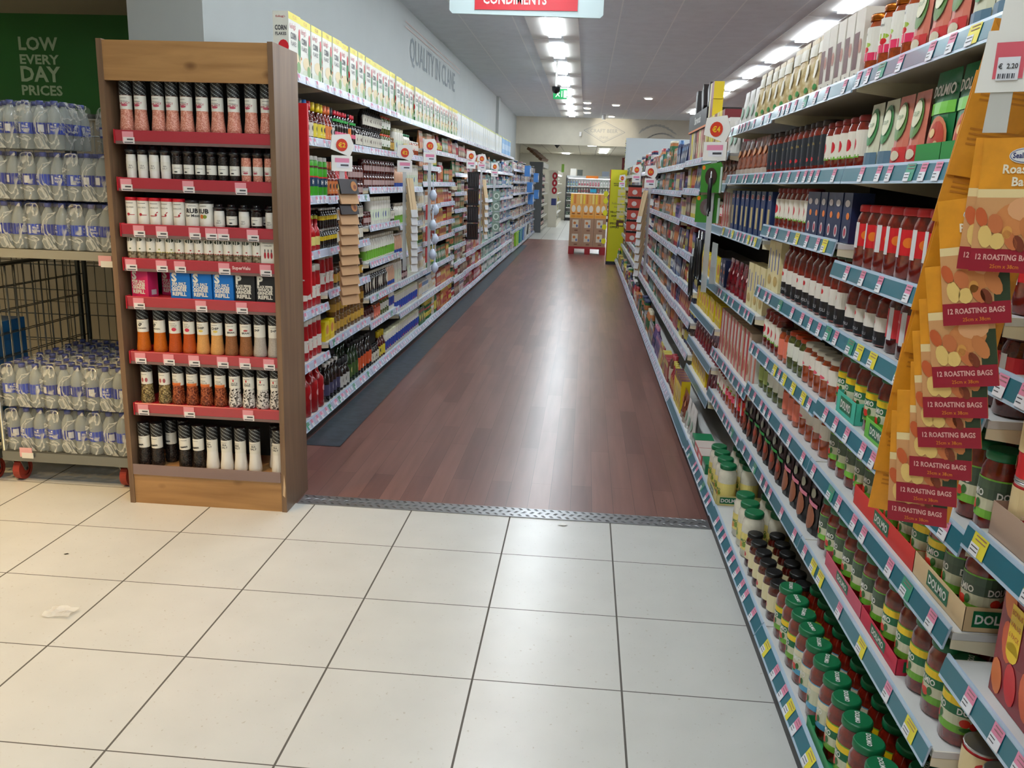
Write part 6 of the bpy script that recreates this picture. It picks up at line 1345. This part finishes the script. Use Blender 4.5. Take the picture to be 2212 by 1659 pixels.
for z in (.45, .8, 1.15, 1.5): b = MB(); b.box(.05, .28, .05, 5.6, z-.03, z, WHITE); b.build('shelf', e)
for k, z in enumerate((1.25, 1.5, 1.74)):
    b = MB(); f = front(-.003); b.blob(f, .19, z, .09, .12, P((176,24,40), .4), .001, 22); b.blob(f, .19, z, .03, .05, P((226,210,206), .4), .002, 10); o = b.build('round_sign', e)
b = MB(); b.rect(front(-.003), .10, .27, .75, .98, P((50,60,120), .4)); b.build('blue_notice', e)
fl2 = M('fridge_strip_light', (240,248,255), .5, emit=6)
b = MB(); b.box(.22, .26, .1, 5.5, 1.77, 1.79, fl2); b.build('strip_light', e)
for li, z in enumerate((.12, .45, .8, 1.15, 1.5)):
    for k in range(14):
        kk = farkind(random.choice(['box','tub','bottle']), random.choice(['cream','white','yellow','white']), random.choice(['cream','green','orange','white']), 'cream')
        K[kk].place((-1.14, 30.3+k*.38, z+.001), PI/2, '%s in cream display fridge, %s along %s shelf' % (K[kk].desc, ordw(k+1), ordw(li+1)), 'goods in the cream fridge', (1.6, 1.2, 1.3), 'chilled_food_pack')
e = empty('dairy_cabinet', (-.86, 35.7, 0)); tag(e, 'open white dairy cabinet along the far wall', 'fridge')
b = MB(); b.box(0, 2.6, .6, .65, 0, 1.83, WHITE); b.box(0, .03, 0, .6, 0, 1.83, DKGREY); b.box(2.57, 2.6, 0, .6, 0, 1.83, WHITE); b.build('cabinet', e)
b = MB(); b.box(0, 2.6, 0, .6, 1.74, 1.83, P((170,172,172), .4)); b.build('canopy', e); b = MB(); b.box(0, 2.6, 0, .6, 0, .25, P((206,206,200), .4)); b.box(.02, 2.58, -.01, 0, .02, .14, BLACK); b.build('base', e)
for z in (.55, .85, 1.15, 1.42): b = MB(); b.box(.03, 2.57, .1, .6, z-.03, z, WHITE); b.build('shelf', e)
b = MB(); b.box(.1, 2.5, .05, .08, 1.71, 1.735, fl2); b.build('strip_light', e)
PD = [('blue','white','mint'),('white','pink','red'),('pink','white','red'),('white','green','white'),('navy','red','white'),('green','white','lime'),('white','black','white')]
for li, z in enumerate((.25, .55, .85, 1.15, 1.42)):
    for k in range(22):
        p = PD[min(6, k//4)] if li > 2 else (('green','white','white') if li < 3 else PD[k % 7]); kk = farkind('bottle' if li > 2 else 'tub', *p)
        K[kk].place((-.762+k*.113, 35.97, z+.001), 0, '%s in far dairy cabinet, %s from left, shelf %s' % (K[kk].desc, ordw(k+1), ordw(li+1)), 'goods in the dairy cabinet', (1.2, 1.2, 1.15), 'dairy_pack')
b = MB(); b.box(0, .5, -.02, 0, 0, .11, P((236,130,30), .5)); o = b.build('orange_sign'); o.location = (-.05, 35.68, 1.73); tag(o, 'orange header sign on the far dairy cabinet', 'sign')
b = MB(); b.box(0, .3, -.02, 0, 0, .55, LAB); b.rect(front(-.021), .02, .28, .2, .53, YS); o = b.build('price_poster'); o.location = (.80, 30.0, 1.22); tag(o, 'white and yellow price poster in front of the dairy cabinet', 'poster')
b = MB(); b.box(-.01, .01, 0, .02, 0, 1.25, GREY); b.box(-.15, .15, -.12, .14, 0, .02, GREY); o = b.build('poster_stand'); o.location = (.95, 30.03, 0); tag(o, 'thin grey stand under the price poster', 'stand')
b = MB(); b.box(0, .25, -.02, 0, 0, .14, P((30,150,190), .5)); o = b.build('blue_sign'); o.location = (.15, 35.75, 1.18); tag(o, 'small blue price sign on the dairy cabinet', 'sign')
for k, (x, wd, h, c) in enumerate(((-.70, .24, .28, (190,188,180)), (-.42, .22, .24, (70,76,70)), (.60, .28, .2, (150,160,176)), (-1.0, .1, .3, (120,160,60)))):
    b = MB(); b.box(0, wd, 0, .2, 0, h, P(c, .5)); o = b.build('storage_box'); o.location = (x, 35.95 if k < 3 else 33.5, 1.831 if k < 3 else 1.921); tag(o, ('pale grey box on top of the dairy cabinet', 'dark box on top of the dairy cabinet', 'blue-grey box at the right on the dairy cabinet', 'green object on top of the cream fridge')[k], 'box')
b = MB(); b.box(0, .5, -.03, 0, 0, .75, P((120,30,36), .5)); b.text('2', P((206,180,170), .5), front(-.031), .25, .3, .2, bold=.03); b.rect(front(-.031), .08, .42, .58, .62, P((206,180,170), .5)); b.tube([(.25,-.015,.75),(.25,-.015,1.14)], .008, GREY)
o = b.build('hanging_poster'); o.location = (1.02, 26.5, 1.55); tag(o, 'dark red hanging poster behind the yellow promotion board', 'poster')
b = MB(); b.lathe([(.005,-.12),(.09,-.02),(.09,0)], BLACK, 14); o = b.build('dome_camera'); o.location = (-1.0, 27.8, 2.69); tag(o, 'small black dome camera on the low far ceiling', 'camera')
# bins and blue packs at the far left end
for k, (y, c, nm) in enumerate(((19.2, (150,206,40), 'nearer lime green'), (19.62, (150,206,40), 'further lime green'), (20.3, (20,140,150), 'nearer teal'), (20.75, (20,140,150), 'further teal'), (21.4, (60,110,180), 'blue'), (22.2, (190,196,200), 'pale grey'))):
    b = MB(); m = P(c, .4); wd = .15; b.prism([(-.11,0),(.11,0),(.14,.34),(-.14,.34)], m, lambda u, v, t: (t, u*1.3, v*.84), -.13, .13); b.box(-.14, .14, -.19, .19, .286, .312, m)
    o = b.build('swing_bin'); o.location = (-1.64, y, .085); tag(o, '%s plastic bin on the lowest shelf of the far left shelving' % nm, 'bin')
for k, (y, z) in enumerate(((20.5, 1.62), (21.5, 1.25), (22.0, .95), (24.0, 1.5), (24.4, 1.05))):
    b = MB(); b.box(-.06, .06, -.25, .25, 0, .24, P((70,130,200), .4)); b.blob(lambda u, v, o=0: (.06+o, u, v), 0, .12, .15, .07, WHITE); o = b.build('nappy_pack'); o.location = (-1.40, y, z); tag(o, 'blue and white pack clipped to the far left shelving, %s from the near end' % ordw(k+1), 'pack', 'blue packs on the far left shelving')

# ---------------------------------------------------------------- the small far goods: 300 of each kind singly, the rest as one
byname = {}
for kd, a in FARQ: byname.setdefault(kd.name, []).append((kd, a))
for nm, lst in byname.items():
    lst.sort(key=lambda t: Vector(t[1][0]).length)
    for kd, a in lst[:290]: kd.place(*a)
    if len(lst) > 290:
        mb = MB()
        for kd, (loc, rz, lb, gr, sc) in lst[290:]:
            me = kd.parts[0][1]; off = len(mb.v); c, q = math.cos(rz), math.sin(rz)
            for v in me.vertices:
                x, y, z = v.co.x*sc[0], v.co.y*sc[1], v.co.z*sc[2]; mb.v.append((loc[0]+x*c-y*q, loc[1]+x*q+y*c, loc[2]+z))
            ids = [mb.mi(m) for m in me.materials]
            for p in me.polygons: mb.f.append(tuple(off+i for i in p.vertices)); mb.m.append(ids[p.material_index]); mb.sm.append(p.use_smooth)
        o = mb.build(nm + 's'); o['kind'] = 'stuff'; tag(o, 'distant small %ss crowding the shelves towards the far end of the aisle' % nm.split('_')[1], nm.split('_')[1])
bpy.context.view_layer.update()
